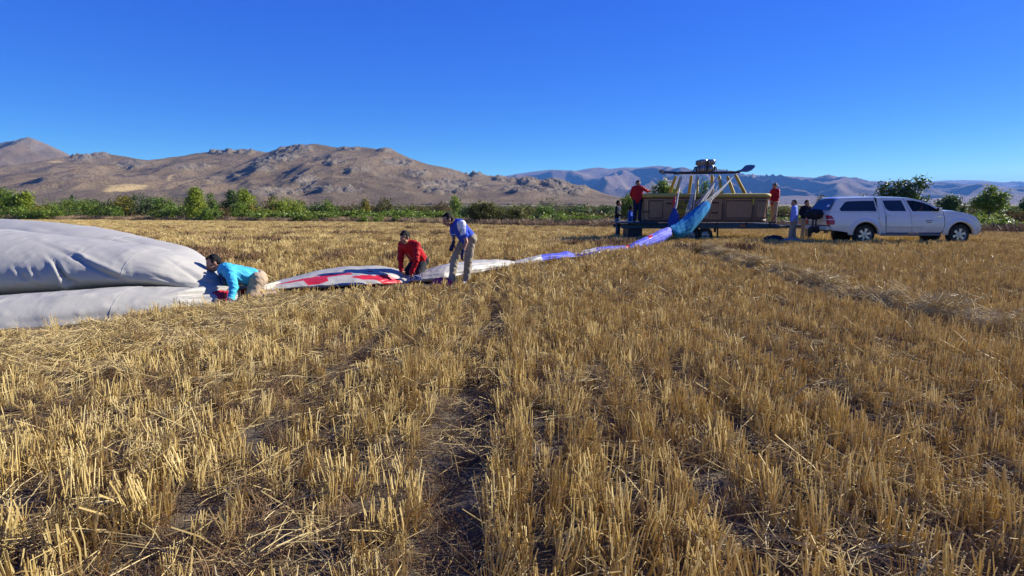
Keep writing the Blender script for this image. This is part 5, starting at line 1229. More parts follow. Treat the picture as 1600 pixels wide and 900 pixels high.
q = on_ground(1239.5, 23.0); J = stand(q, 1.73, (-0.75, 0.45), 0.0, ((-0.05, 0.06, -0.28), (0.05, 0.05, -0.52)), ((-0.04, 0.06, -0.28), (0.02, 0.05, -0.53)), 0.09, (-0.95, -0.15, -0.1))
person('man in a light blue shirt and grey trousers walking by the drawbar', J, m_bshirt, mat('grey_khaki', (0.26, 0.22, 0.18), 0.85, 0.1, 8), m_shoe, (m_whitec,), None, 'long', VX, base=q, bulk=1.1)
q = on_ground(1257.5, 24.6); J = stand(q, 1.74, (0.15, -0.98), 0.0, ((0.02, 0.08, -0.26), (0.22, -0.12, -0.30)), ((0.02, 0.08, -0.26), (0.24, -0.12, -0.28)), 0.0, (0.35, -0.9, -0.2))
person('man in a black shirt with folded arms beside the truck tailgate', J, m_dshirt, m_khaki2, m_shoe, (m_dshirt,), None, 'long', VX, base=q, bulk=1.1)
q = on_ground(1265.0, 24.1); J = stand(q, 1.70, (0.80, -0.55), 0.0, ((0.08, 0.06, -0.26), (0.30, 0.02, -0.38)), ((0.08, 0.06, -0.26), (0.30, 0.02, -0.38)), 0.0, (0.7, -0.5, -0.55), 0.03, 0.45)
person('man in dark clothes leaning over the bundle at the tailgate', J, m_darkj, m_blackp, m_shoe, (m_darkj,), None, 'long', VX, base=q)
# gear by the kneeling man
gp = P(653, 434, KY - 0.35); mb = MB(); g0 = gzs(gp.x, gp.y) + 0.06
for k in range(7):
    a = k * 0.9; mb.tube([(gp.x + 0.16 * math.cos(a), gp.y + 0.08 * math.sin(a), g0), (gp.x + 0.05 * math.cos(a + 1), gp.y + 0.06 * math.sin(a + 2), g0 + 0.10), (gp.x + 0.17 * math.cos(a + 2.2), gp.y + 0.08 * math.sin(a + 2.2), g0 + 0.02)], 0.018, 6, k % 2)
o = mb.build('strap_bundle', [m_whitec, m_navyp]); tag(o, 'tangle of white and navy straps on the fabric in front of the kneeling man', 'straps')

# ================================================================== TREES AND SHRUBS
_tm = tone_mat
def tone_mat(name, cols, *a): return _tm(name, [(min(1, c[0] * 1.22), min(1, c[1] * 1.2), c[2] * 0.75) for c in cols], *a)
LEAFS = {
    'lime': tone_mat('lime_leaves', [(0.10, 0.15, 0.015), (0.20, 0.25, 0.025), (0.34, 0.34, 0.04)], 0.55, 0.35, 0.35, 0.2),
    'green': tone_mat('green_leaves', [(0.04, 0.08, 0.012), (0.105, 0.165, 0.02), (0.20, 0.25, 0.035)], 0.55, 0.3, 0.35, 0.2),
    'dark': tone_mat('dark_leaves', [(0.022, 0.045, 0.010), (0.055, 0.095, 0.016), (0.10, 0.15, 0.024)], 0.5, 0.2, 0.4, 0.2),
    'olive': tone_mat('olive_leaves', [(0.045, 0.048, 0.012), (0.10, 0.10, 0.024), (0.18, 0.16, 0.04)], 0.65, 0.2, 0.3, 0.2),
    'yellow': tone_mat('yellowing_leaves', [(0.09, 0.08, 0.012), (0.20, 0.17, 0.02), (0.30, 0.24, 0.04)], 0.6, 0.3, 0.3, 0.2),
    'grey': tone_mat('grey_green_leaves', [(0.07, 0.075, 0.055), (0.14, 0.14, 0.10), (0.20, 0.19, 0.14)], 0.75, 0.15, 0.2, 0.2),
    'brown': tone_mat('dry_twigs', [(0.06, 0.04, 0.022), (0.12, 0.08, 0.045), (0.19, 0.13, 0.07)], 0.8, 0.1, 0.2, 0.2),
    'vine': tone_mat('vine_leaves', [(0.045, 0.085, 0.012), (0.12, 0.175, 0.022), (0.25, 0.28, 0.05)], 0.5, 0.35, 0.4, 0.25),
}
tone_mat = _tm
m_bark = mat('bark', (0.10, 0.075, 0.055), 0.9, 0.25, 12, 0.5, 40)
def leaf_cloud(name, lobes, ncl, per, cl_r, leaf, material, seed, asp=0.65, hang=0.0, droop=None):
    """many small folded leaves in twig clusters spread through the lobes, with gaps"""
    rg = np.random.default_rng(seed)
    lob = np.array(lobes, float); wgt = lob[:, 3] * lob[:, 4] * lob[:, 5]; wgt = wgt ** 0.75; wgt /= wgt.sum()
    pick = rg.choice(len(lob), ncl, p=wgt)
    d = rg.normal(size=(ncl, 3)); d /= np.linalg.norm(d, axis=1, keepdims=True)
    r = rg.uniform(0.35, 1.0, ncl) ** 0.6 * rg.choice([1.0, 1.0, 1.12], ncl)
    rad = 1 + 0.35 * perlin(d[:, 0] * 2.2 + pick * 3.1 + seed, d[:, 2] * 2.2 + d[:, 1] * 2.0, seed)
    cpos = lob[pick, :3] + d * lob[pick, 3:6] * (r * rad)[:, None]
    keep = perlin(cpos[:, 0] * 5 + seed, cpos[:, 2] * 5 + cpos[:, 1] * 4, seed + 2) > -0.28
    cpos = cpos[keep]; d = d[keep]; ncl = len(cpos)
    tone = np.clip(rg.normal(0.5, 0.2, ncl), 0, 1)
    n = ncl * per
    c = np.repeat(cpos, per, 0) + rg.normal(size=(n, 3)) * cl_r; od = np.repeat(d, per, 0)
    nrm = od * 0.6 + rg.normal(size=(n, 3)) * 0.75 + np.array([0, 0, 0.35]); nrm /= np.linalg.norm(nrm, axis=1, keepdims=True)
    t = np.cross(nrm, rg.normal(size=(n, 3))); t /= np.maximum(np.linalg.norm(t, axis=1, keepdims=True), 1e-6); b_ = np.cross(nrm, t)
    sz = leaf * rg.uniform(0.6, 1.35, n)[:, None]
    v = np.stack([c - t * sz, c + b_ * sz * asp + nrm * sz * 0.15, c + t * sz, c - b_ * sz * asp + nrm * sz * 0.15], 1).reshape(-1, 3)
    v[:, 2] = np.maximum(v[:, 2], 0.01)
    f = np.arange(n * 4).reshape(n, 4)
    tn = np.repeat(np.clip(np.repeat(tone, per) + rg.normal(0, 0.12, n), 0, 1), 4)
    return np_mesh(name, v, f, material, False, None, {'tone': tn})
def stems(name, base_r, lobes, trunk_h, seed, lean=0.0, nb=None):
    rg = random.Random(seed); mb = MB(); top = Vector((lean, 0, trunk_h))
    mb.tube([(0, 0, -0.05), (lean * 0.4, 0.0, trunk_h * 0.5), top], [base_r * 1.25, base_r, base_r * 0.8], 7)
    for lb in lobes:
        c = Vector(lb[:3]); m = (top + c) / 2 + Vector((rg.uniform(-1, 1), rg.uniform(-1, 1), rg.uniform(0, 1))) * 0.12 * (c - top).length
        mb.tube([top - Vector((0, 0, trunk_h * 0.1)), m, c, c + (c - m) * 0.8], [base_r * 0.6, base_r * 0.4, base_r * 0.22, base_r * 0.06], 5)
        for k in range(3):
            e_ = c + Vector((rg.uniform(-1, 1) * lb[3], rg.uniform(-1, 1) * lb[4], rg.uniform(-0.2, 1) * lb[5])) * 0.9
            mb.tube([m, (m + e_) / 2 + Vector((0, 0, 0.05)), e_], [base_r * 0.25, base_r * 0.14, base_r * 0.04], 4)
    me_o = mb.build(name, m_bark); return me_o
def plant(name, label, cat, px, py_top, wpx, Y, kind, seed, shape='round', trunk=0.0, ncl=150, per=12, leaf=0.09, group=None, crown_name='crown', py_base=None):
    x = P(px, 330, Y).x; g0 = gzs(x, Y); top = P(px, py_top, Y).z - g0; w = wpx / FPX * Y; h = max(top, 0.5)
    rg = random.Random(seed); lobes = []; R = w / 2
    if shape == 'round':
        z0 = trunk; hh = h - z0
        for k in range(rg.randint(5, 7)):
            a = rg.uniform(0, 6.28); rr = R * rg.uniform(0.15, 0.62)
            lobes.append((rr * math.cos(a), rr * math.sin(a), z0 + hh * rg.uniform(0.32, 0.76), R * rg.uniform(0.30, 0.48), R * rg.uniform(0.30, 0.48), hh * rg.uniform(0.18, 0.30)))
        lobes.append((0, 0, z0 + hh * 0.48, R * 0.62, R * 0.6, hh * 0.42))
        lobes.append((rg.uniform(-.3, .3) * R, 0, z0 + hh * 0.82, R * 0.34, R * 0.36, hh * 0.19))
    elif shape == 'upright':
        for k in range(7):
            a = rg.uniform(0, 6.28); rr = R * rg.uniform(0.1, 0.6); t = rg.uniform(0.25, 0.85)
            lobes.append((rr * math.cos(a) * (1.1 - t), rr * math.sin(a) * (1.1 - t), h * t, R * 0.36, R * 0.36, h * rg.uniform(0.13, 0.22)))
        lobes.append((0, 0, h * 0.86, R * 0.22, R * 0.22, h * 0.15)); lobes.append((0, 0, h * 0.4, R * 0.6, R * 0.6, h * 0.36))
    elif shape == 'low':
        for k in range(8):
            a = rg.uniform(0, 6.28); rr = R * rg.uniform(0.2, 0.8)
            lobes.append((rr * math.cos(a), rr * math.sin(a), h * rg.uniform(0.3, 0.62), R * rg.uniform(0.25, 0.4), R * rg.uniform(0.25, 0.4), h * rg.uniform(0.24, 0.38)))
        lobes.append((0, 0, h * 0.4, R * 0.65, R * 0.6, h * 0.4))
    elif isinstance(shape, (list, tuple)):
        lobes = [(a * R, b_ * R, c * h, d * R, d * R * 0.9, e_ * h) for (a, b_, c, d, e_) in shape]
    e = empty(name, (x, Y, g0), label, cat, group)
    me = leaf_cloud(crown_name, lobes, ncl, per, leaf * 1.6, leaf, LEAFS[kind], seed)
    link_mesh(crown_name, me, e)
    st_ = stems('trunk' if trunk > 0.25 else 'stem', max(0.035, 0.022 * h), lobes[:6], max(trunk * 1.1, h * 0.22), seed)
    st_.parent = e
    return e
def hx(px): return float(px)
# trees with a character of their own
plant('tree', 'bright green tree with rounded crown and short trunk at the far left edge', 'tree', 12, 296, 62, 76, 'green', 1, 'round', 1.0, 360, 14, 0.11)
plant('tree', 'spreading lime green tree beside the far left tree', 'tree', 38, 299, 40, 74, 'lime', 101, 'round', 1.0, 220, 14, 0.11)
plant('tree', 'small round dark tree alone on the slope behind the hedge', 'tree', 115, 306.5, 14, 150, 'dark', 2, 'round', 0.3, 90, 12, 0.14)
plant('tree', 'tall yellow green sapling with pointed top at the hedge', 'tree', 307, 292, 52, 66, 'lime', 3, 'upright', 0.3, 420, 14, 0.085)
plant('tree', 'very dark tree behind the bright green tree of the hedge', 'tree', 366, 297, 44, 84, 'dark', 4, 'round', 0.6, 220, 14, 0.12)
plant('tree', 'bright green round tree in the middle of the hedge', 'tree', 384, 297, 46, 76, 'lime', 5, 'round', 0.6, 300, 14, 0.10)
plant('tree', 'sparse small green tree standing above the scrub left of the bending man', 'tree', 710, 303, 24, 62, 'green', 6, 'round', 0.8, 70, 10, 0.10)
plant('shrub', 'big dark olive bush rising behind the bending man', 'shrub', 752, 313.5, 62, 49.5, 'olive', 7, 'round', 0.0, 520, 16, 0.065, None, 'foliage')
plant('shrub', 'big dark olive bush just right of the bending man', 'shrub', 795, 318, 70, 50, 'olive', 8, 'low', 0.0, 520, 16, 0.065, None, 'foliage')
plant('tree', 'dark green bushy tree behind the people at the left end of the trailer', 'tree', 985, 305.5, 52, 46, 'green', 9, 'round', 0.3, 300, 14, 0.08)
plant('tree', 'green leafy tree showing between the yellow poles above the basket', 'tree', 1037, 279, 50, 48, 'green', 10, [(-0.6, 0, 0.72, 0.3, 0.10), (-0.2, 0, 0.82, 0.32, 0.12), (0.15, 0.1, 0.9, 0.26, 0.1), (0.5, 0, 0.72, 0.34, 0.12), (0.1, 0, 0.6, 0.7, 0.25), (0.7, 0.1, 0.6, 0.25, 0.12)], 0.8, 220, 13, 0.10)
plant('tree', 'slender green tree behind the middle of the basket', 'tree', 1101, 281, 26, 50, 'green', 11, 'upright', 0.8, 110, 12, 0.09)
plant('tree', 'dark leafy tree with lopsided crown rising behind the pickup cab', 'tree', 1410, 276.5, 74, 44, 'dark', 12, [(-0.72, 0, 0.72, 0.30, 0.20), (-0.45, 0, 0.58, 0.42, 0.22), (0.0, 0.1, 0.78, 0.38, 0.17), (0.42, 0, 0.86, 0.30, 0.12), (0.74, 0, 0.88, 0.22, 0.09), (0.15, 0, 0.55, 0.6, 0.22), (0.62, 0, 0.52, 0.30, 0.10), (-0.1, 0, 0.4, 0.7, 0.2)], 0.7, 420, 14, 0.095)
plant('tree', 'round dark green tree beyond the pickup bonnet', 'tree', 1481, 304.5, 38, 62, 'dark', 13, 'round', 0.2, 260, 14, 0.10)
plant('shrub', 'small dark bush right of the round tree beyond the bonnet', 'shrub', 1503.5, 318.5, 12, 66, 'dark', 14, 'round', 0.0, 60, 12, 0.09, None, 'foliage')
plant('tree', 'broad green tree with bare trunk and flat top right of the pickup', 'tree', 1545, 291.5, 58, 48, 'green', 15, [(-0.05, 0, 0.92, 0.26, 0.07), (-0.25, 0, 0.82, 0.2, 0.08), (0.55, 0, 0.72, 0.40, 0.14), (-0.62, 0, 0.58, 0.36, 0.14), (0.0, 0, 0.58, 0.66, 0.17), (0.78, 0, 0.58, 0.22, 0.1), (0.1, 0.2, 0.7, 0.5, 0.14), (0.35, 0, 0.4, 0.22, 0.1)], 0.95, 380, 14, 0.085)
plant('tree', 'dark tree cut off by the right edge of the picture', 'tree', 1602, 311, 22, 66, 'dark', 16, 'round', 0.4, 140, 13, 0.10)
plant('shrub', 'grey brown leafless shrub behind the canopy of the pickup', 'shrub', 1350, 297.5, 38, 60, 'grey', 17, 'round', 0.0, 170, 12, 0.07, None, 'foliage')
plant('shrub', 'thin grey green shrub behind the pickup tailgate', 'shrub', 1281, 304, 16, 62, 'grey', 18, 'upright', 0.0, 80, 12, 0.08, None, 'foliage')
plant('shrub', 'low brown scrub beside the grey shrub behind the pickup', 'shrub', 1326, 303.5, 22, 64, 'brown', 19, 'low', 0.0, 80, 12, 0.08, None, 'foliage')
# bare tree with forked limbs
e = empty('tree', (P(847, 330, 66).x, 66, gzs(P(847, 330, 66).x, 66)), 'nearly bare brown tree with forked limbs left of the trailer', 'tree')
bh = P(847, 303, 66).z - e.location.z
mb = MB(); rg = random.Random(4)
def limb(a, d, L_, r, dep):
    e_ = a + d * L_; mb.tube([a, (a + e_) / 2 + Vector((rg.uniform(-1, 1), rg.uniform(-1, 1), 0)) * L_ * 0.07, e_], [r, r * 0.8, r * 0.55], 5, 0, False)
    if dep > 0:
        for k in range(3): limb(e_, (d + Vector((rg.uniform(-1, 1), rg.uniform(-1, 1), rg.uniform(-0.1, 0.7))) * 0.75).normalized(), L_ * rg.uniform(0.55, 0.8), r * 0.55, dep - 1)
limb(Vector((0, 0, -0.05)), Vector((0, 0, 1)), bh * 0.34, 0.07, 4); o = mb.build('trunk', m_bark, e)
# hedge and scrub shrubs: (px, py_top, width px, Y, kind, shape)
SHR = [(64, 316, 26, 72, 'yellow', 'low'), (82, 314, 46, 74, 'green', 'low'), (70, 322, 40, 70, 'green', 'low'), (104, 311, 44, 78, 'green', 'round'), (92, 309, 50, 100, 'grey', 'low'), (135, 313, 46, 74, 'green', 'round'), (128, 306, 60, 105, 'grey', 'low'), (158, 311, 50, 76, 'dark', 'round'), (185, 308, 48, 76, 'olive', 'round'), (196, 306, 40, 74, 'yellow', 'round'),
       (172, 318, 44, 70, 'green', 'low'), (226, 302, 58, 74, 'dark', 'round'), (242, 304, 40, 78, 'green', 'upright'), (262, 309, 40, 74, 'green', 'round'), (20, 318, 50, 72, 'green', 'low'), (44, 322, 34, 70, 'green', 'low'), (278, 308, 44, 84, 'grey', 'round'), (262, 318, 40, 68, 'green', 'low'), (290, 316, 34, 68, 'green', 'low'),
       (330, 301, 34, 70, 'green', 'upright'), (345, 311, 44, 84, 'olive', 'low'), (352, 319, 46, 70, 'brown', 'low'), (374, 317, 34, 66, 'green', 'round'), (330, 322, 40, 64, 'green', 'low'), (400, 312, 30, 76, 'grey', 'low'), (398, 318, 30, 70, 'yellow', 'low'), (424, 305.5, 40, 78, 'olive', 'round'), (436, 310, 30, 72, 'lime', 'round'), (416, 320, 34, 70, 'brown', 'low'),
       (458, 309, 42, 74, 'lime', 'round'), (474, 312, 30, 82, 'olive', 'low'), (492, 314, 36, 80, 'dark', 'low'), (512, 311, 28, 76, 'green', 'round'), (522, 316, 30, 82, 'olive', 'low'), (543, 314, 34, 80, 'brown', 'low'), (558, 316, 30, 80, 'grey', 'low'), (571, 307.5, 24, 74, 'yellow', 'upright'), (586, 312, 30, 80, 'brown', 'low'), (601, 309, 34, 76, 'olive', 'round'), (622, 316, 34, 84, 'grey', 'low'), (640, 317, 34, 80, 'olive', 'low'), (668, 315, 38, 76, 'brown', 'low'), (690, 316, 40, 76, 'brown', 'round'),
       (728, 318, 30, 66, 'dark', 'low'), (815, 316, 34, 68, 'olive', 'low'), (832, 314, 40, 78, 'grey', 'low'), (858, 310, 40, 84, 'grey', 'round'), (852, 317, 36, 62, 'green', 'low'), (870, 316, 40, 74, 'grey', 'low'), (890, 316, 36, 78, 'olive', 'low'), (905, 318, 34, 74, 'dark', 'low'), (928, 318, 40, 80, 'olive', 'low'), (950, 318, 36, 78, 'dark', 'low'),
       (1222, 322, 40, 66, 'olive', 'low'), (1252, 321, 44, 70, 'dark', 'low'), (1290, 322, 44, 72, 'olive', 'low'), (1515, 326, 34, 74, 'olive', 'low'), (1575, 324, 40, 74, 'dark', 'low'), (1540, 327, 40, 70, 'green', 'low'), (1498, 326, 30, 72, 'olive', 'low'), (1590, 327, 34, 64, 'olive', 'low')]
KW = {'green': 'mid green leafy', 'lime': 'bright lime green', 'dark': 'dark green dense', 'olive': 'dull olive', 'yellow': 'yellowing', 'grey': 'grey green dry', 'brown': 'brown half bare'}
ORD = ['first', 'second', 'third', 'fourth', 'fifth', 'sixth', 'seventh', 'eighth', 'ninth', 'tenth', 'eleventh', 'twelfth', 'thirteenth', 'fourteenth', 'fifteenth', 'sixteenth', 'seventeenth', 'eighteenth', 'nineteenth', 'twentieth']
SHR.sort(); cnt = {}
for i, (px, pt, w, Y, kd, sh) in enumerate(SHR):
    cnt[kd] = cnt.get(kd, 0) + 1
    lf = 0.085 if kd not in ('grey', 'brown') else 0.065
    plant('shrub', '%s %s shrub from the left in the scrub band before the hills' % (ORD[cnt[kd] - 1], KW[kd]), 'shrub', px, pt - 1.2, w * 1.22, Y, kd, 200 + i, sh, 0.0, int(80 + w * 3.6), 11, lf, '%s shrubs in the scrub band' % KW[kd], 'foliage')
# vineyard: rows of low vine bushes beyond the field edge, shared meshes
vines = []
for k in range(7):
    rg = random.Random(700 + k); lobes = []
    for j in range(7): a = rg.uniform(0, 6.28); rr = rg.uniform(0.1, 0.62); lobes.append((rr * math.cos(a), rr * math.sin(a) * 0.8, rg.uniform(0.3, 0.7), rg.uniform(0.22, 0.38), rg.uniform(0.22, 0.38), rg.uniform(0.18, 0.3)))
    vines.append((leaf_cloud('vine_leaves', lobes, 75, 9, 0.12, 0.075, LEAFS['vine'], 700 + k, 0.85), lobes))
vst = stems('stem', 0.05, vines[0][1], 0.35, 5); vst_me = vst.data; bpy.data.objects.remove(vst)
spots = []
rv = random.Random(99)
def vine_row(pxa, pxb, Y, step, hmin, hmax, skip=0.12):
    px = pxa
    while px < pxb:
        if rv.random() > skip: spots.append((px + rv.uniform(-3, 3), Y + rv.uniform(-1.2, 1.2), rv.uniform(hmin, hmax)))
        px += step * rv.uniform(0.75, 1.3)
vine_row(320, 440, 66, 24, 0.7, 1.1, 0.3)
vine_row(395, 490, 63, 19, 0.8, 1.2, 0.2); vine_row(470, 720, 60, 19, 0.8, 1.3, 0.12); vine_row(400, 720, 66, 18, 1.0, 1.4, 0.08); vine_row(400, 720, 73, 17, 1.1, 1.5, 0.06); vine_row(410, 730, 82, 16, 1.1, 1.6, 0.06); vine_row(570, 720, 56, 22, 0.7, 1.0, 0.25)
vine_row(830, 950, 51, 24, 0.7, 1.0, 0.25); vine_row(880, 965, 47, 27, 0.7, 1.0, 0.2); vine_row(830, 965, 58, 22, 0.7, 1.1, 0.3); vine_row(820, 965, 68, 20, 0.8, 1.1, 0.35)
vine_row(1215, 1300, 44, 26, 0.7, 1.0, 0.15); vine_row(1210, 1300, 52, 24, 0.7, 1.0, 0.25); vine_row(1530, 1620, 32.5, 26, 0.55, 0.8, 0.0); vine_row(1530, 1620, 37, 30, 0.6, 0.9, 0.2); vine_row(1510, 1620, 46, 26, 0.7, 1.0, 0.3); vine_row(1500, 1620, 57, 24, 0.8, 1.0, 0.3)
vine_row(1010, 1060, 47, 30, 0.7, 1.0, 0.2); vine_row(250, 330, 66, 26, 0.6, 0.9, 0.5)
for i, (px, Y, h) in enumerate(spots):
    x = P(px, 335, Y).x; e = empty('vine_bush', (x, Y, gzs(x, Y)), 'low leafy vine bush in the vineyard rows beyond the stubble field', 'vine bush', 'vine bushes in the vineyard')
    e.rotation_euler.z = rv.uniform(0, 6.28); e.scale = (h * rv.uniform(1.0, 1.4), h * rv.uniform(0.9, 1.2), h * rv.uniform(0.95, 1.1))
    link_mesh('foliage', vines[i % 7][0], e); link_mesh('stem', vst_me, e)

# ================================================================== STUBBLE, STRAW, DRY GRASS (stuff, geometry-node instances on computed points)
m_straw = tone_mat('straw_stalk', [(0.24, 0.12, 0.026), (0.49, 0.345, 0.115), (0.71, 0.56, 0.24), (0.85, 0.745, 0.44)], 0.55, 0.36, 0.2, 0.30)
m_litter = tone_mat('lying_straw', [(0.30, 0.20, 0.065), (0.54, 0.40, 0.16), (0.74, 0.60, 0.31)], 0.6, 0.2, 0.2, 0.30)
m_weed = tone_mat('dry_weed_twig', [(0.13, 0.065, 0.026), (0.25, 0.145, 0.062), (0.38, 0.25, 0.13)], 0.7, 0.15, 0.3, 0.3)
m_bank = tone_mat('dry_bank_grass', [(0.20, 0.12, 0.06), (0.34, 0.23, 0.12), (0.48, 0.36, 0.21)], 0.7, 0.2, 0.3, 0.35)
m_gweed = tone_mat('green_weed', [(0.03, 0.06, 0.01), (0.08, 0.12, 0.02), (0.14, 0.18, 0.05)], 0.6, 0.3, 0.3, 0.3)
def strands(name, paths, material, n=3):
    """thin tapered strands; each path = (points, radius, tone) -> open n-sided tubes with capped tops"""
    V = []; F = []; T = []
    for pts, r, tone in paths:
        k = len(pts); o = len(V)
        for i, p in enumerate(pts):
            t = Vector(pts[min(i + 1, k - 1)]) - Vector(pts[max(i - 1, 0)]); t.normalize()
            a = Vector((1, 0, 0)) if abs(t.x) < 0.8 else Vector((0, 1, 0)); a = (a - t * a.dot(t)).normalized(); b_ = t.cross(a)
            rr = r[i] if isinstance(r, (list, tuple)) else r
            for j in range(n):
                an = 2 * math.pi * j / n + 0.4; V.append(Vector(p) + (a * math.cos(an) + b_ * math.sin(an)) * rr); T.append(tone)
        for i in range(k - 1):
            for j in range(n): F.append((o + i * n + j, o + i * n + (j + 1) % n, o + (i + 1) * n + (j + 1) % n, o + (i + 1) * n + j))
        F.append(tuple(o + (k - 1) * n + j for j in range(n)))
    return np_mesh(name, V, F, material, False, None, {'tone': T})
def clump_mesh(seed, nst, rad, hmin, hmax, r, leafy=True, lean=0.16, fan=0.0):
    rg = random.Random(seed); ps = []; gl = (rg.gauss(0, lean * 0.8), rg.gauss(0, lean * 0.8))
    hbase = rg.uniform(hmin, hmax)
    for k in range(nst):
        a = rg.uniform(0, 6.28); q = rad * math.sqrt(rg.random()); x, y = q * math.cos(a), q * math.sin(a)
        h = hbase * rg.uniform(0.72, 1.08) if rg.random() < 0.8 else hbase * rg.uniform(0.35, 0.75)
        lx = gl[0] + rg.gauss(0, lean) + x * fan; ly = gl[1] + rg.gauss(0, lean) + y * fan
        if rg.random() < 0.10: lx += rg.gauss(0, 0.7); ly += rg.gauss(0, 0.7)
        tone = min(1, max(0, rg.gauss(0.58, 0.2))); rr = r * rg.uniform(0.7, 1.35)
        z1 = h * 0.55
        ps.append(([(x, y, -0.03), (x + lx * z1 + rg.gauss(0, .004), y + ly * z1 + rg.gauss(0, .004), z1), (x + lx * h * 1.1, y + ly * h * 1.1, h)], [rr * 1.0, rr, rr * 0.92], tone))
        if leafy and rg.random() < 0.45:    # dry leaf blade hanging from the stalk
            hh = h * rg.uniform(0.15, 0.7); a2 = rg.uniform(0, 6.28); L_ = rg.uniform(0.04, 0.13)
            p0 = (x + lx * hh, y + ly * hh, hh); p1 = (p0[0] + math.cos(a2) * L_ * 0.5, p0[1] + math.sin(a2) * L_ * 0.5, hh + L_ * rg.uniform(-0.1, 0.35)); p2 = (p0[0] + math.cos(a2) * L_, p0[1] + math.sin(a2) * L_, hh + L_ * rg.uniform(-0.9, 0.1))
            ps.append(([p0, p1, p2], [rr * 0.5, rr * 0.65, rr * 0.12], max(0, min(1, rg.gauss(0.36, 0.2)))))
    return strands('stubble_clump', ps, m_straw)
def litter_mesh(seed, nst, rad, lmin, lmax, r, up, material=None, bent=0.25, tone=(0.55, 0.22)):
    rg = random.Random(seed); ps = []
    for k in range(nst):
        a = rg.uniform(0, 6.28); q = rad * math.sqrt(rg.random()); a2 = rg.uniform(0, 6.28); L_ = rg.uniform(lmin, lmax); pt = abs(rg.gauss(0, up))
        d = Vector((math.cos(a2) * math.cos(pt), math.sin(a2) * math.cos(pt), math.sin(pt))); c = Vector((q * math.cos(a), q * math.sin(a), rg.uniform(0.003, 0.05)))
        side = Vector((-d.y, d.x, rg.uniform(-0.3, 0.3)))
        p0 = c - d * L_ / 2; p2 = c + d * L_ / 2; z_ = min(p0.z, p2.z); off = max(0, 0.004 - z_)
        p1 = c + side * L_ * rg.gauss(0, bent) * 0.4
        ps.append(([p0 + Vector((0, 0, off)), p1 + Vector((0, 0, off)), p2 + Vector((0, 0, off))], [r * 0.9, r, r * 0.6], min(1, max(0, rg.gauss(*tone)))))
    return strands('straw', ps, material or m_litter)
def weed_mesh(seed, nst, hmax, r, material=None):
    rg = random.Random(seed); ps = []
    for k in range(nst):
        a = rg.uniform(0, 6.28); x, y = rg.gauss(0, 0.03), rg.gauss(0, 0.03); pts = [(x, y, 0)]; d = Vector((math.cos(a), math.sin(a), rg.uniform(0.6, 2.2))).normalized()
        L_ = hmax * rg.uniform(0.4, 1.1) / 4; p = Vector((x, y, 0))
        for s in range(4):
            d = (d + Vector((rg.gauss(0, .35), rg.gauss(0, .35), rg.gauss(-0.08, .3)))).normalized(); p = p + d * L_; p.z = max(p.z, 0.004); pts.append(tuple(p))
        ps.append((pts, r * rg.uniform(0.6, 1.2), min(1, max(0, rg.gauss(0.45, 0.25)))))
    return strands('weed', ps, material or m_weed)
def tuft_mesh(seed, nst, rad, hmin, hmax, r, material, lean=0.2):
    rg = random.Random(seed); ps = []
    for k in range(nst):
        a = rg.uniform(0, 6.28); q = rad * math.sqrt(rg.random()); x, y = q * math.cos(a), q * math.sin(a); h = rg.uniform(hmin, hmax)
        ps.append(([(x, y, -0.04), (x + rg.gauss(0, lean) * h, y + rg.gauss(0, lean) * h, h)], [r * 1.1, r * 0.85], min(1, max(0, rg.gauss(0.6, 0.2)))))
    return strands('far_tuft', ps, material)
def source(meshes):
    c = bpy.data.collections.new('sources')       # never linked to the scene
    for i, m in enumerate(meshes):
        o = bpy.data.objects.new('source_%02d' % i, m); c.objects.link(o)
    return c
def scatter(name, label, pts, rotz, tilt, scl, meshes, seed=0):
    """one stuff object: a point mesh whose geometry nodes put a clump on every point"""
    n = len(pts); me = bpy.data.meshes.new(name); me.vertices.add(n); me.vertices.foreach_set('co', np.asarray(pts, np.float32).ravel())
    rg = np.random.default_rng(seed)
    a = me.attributes.new('rot', 'FLOAT_VECTOR', 'POINT'); a.data.foreach_set('vector', np.stack([tilt[:, 0], tilt[:, 1], rotz], 1).astype(np.float32).ravel())
    a = me.attributes.new('scl', 'FLOAT_VECTOR', 'POINT'); a.data.foreach_set('vector', np.asarray(scl, np.float32).ravel())
    a = me.attributes.new('pick', 'INT', 'POINT'); a.data.foreach_set('value', rg.integers(0, len(meshes), n).astype(np.int32))
    ng = bpy.data.node_groups.new(name, 'GeometryNodeTree')
    ng.interface.new_socket('Geometry', in_out='INPUT', socket_type='NodeSocketGeometry'); ng.interface.new_socket('Geometry', in_out='OUTPUT', socket_type='NodeSocketGeometry')
    N, L = ng.nodes, ng.links
    gi, go = N.new('NodeGroupInput'), N.new('NodeGroupOutput'); ip = N.new('GeometryNodeInstanceOnPoints'); ci = N.new('GeometryNodeCollectionInfo')
    ci.inputs['Collection'].default_value = source(meshes); ci.inputs['Separate Children'].default_value = True; ci.inputs['Reset Children'].default_value = True
    def na(nm, ty):
        q = N.new('GeometryNodeInputNamedAttribute'); q.data_type = ty; q.inputs['Name'].default_value = nm; return q.outputs['Attribute']
    e2r = N.new('FunctionNodeEulerToRotation'); L.new(na('rot', 'FLOAT_VECTOR'), e2r.inputs[0])
    L.new(gi.outputs[0], ip.inputs['Points']); L.new(ci.outputs[0], ip.inputs['Instance']); ip.inputs['Pick Instance'].default_value = True
    L.new(na('pick', 'INT'), ip.inputs['Instance Index']); L.new(e2r.outputs[0], ip.inputs['Rotation']); L.new(na('scl', 'FLOAT_VECTOR'), ip.inputs['Scale'])
    L.new(ip.outputs[0], go.inputs[0])
    o = link_mesh(name, me); md = o.modifiers.new('scatter', 'NODES'); md.node_group = ng
    return tag(o, label, None, None, 'stuff')
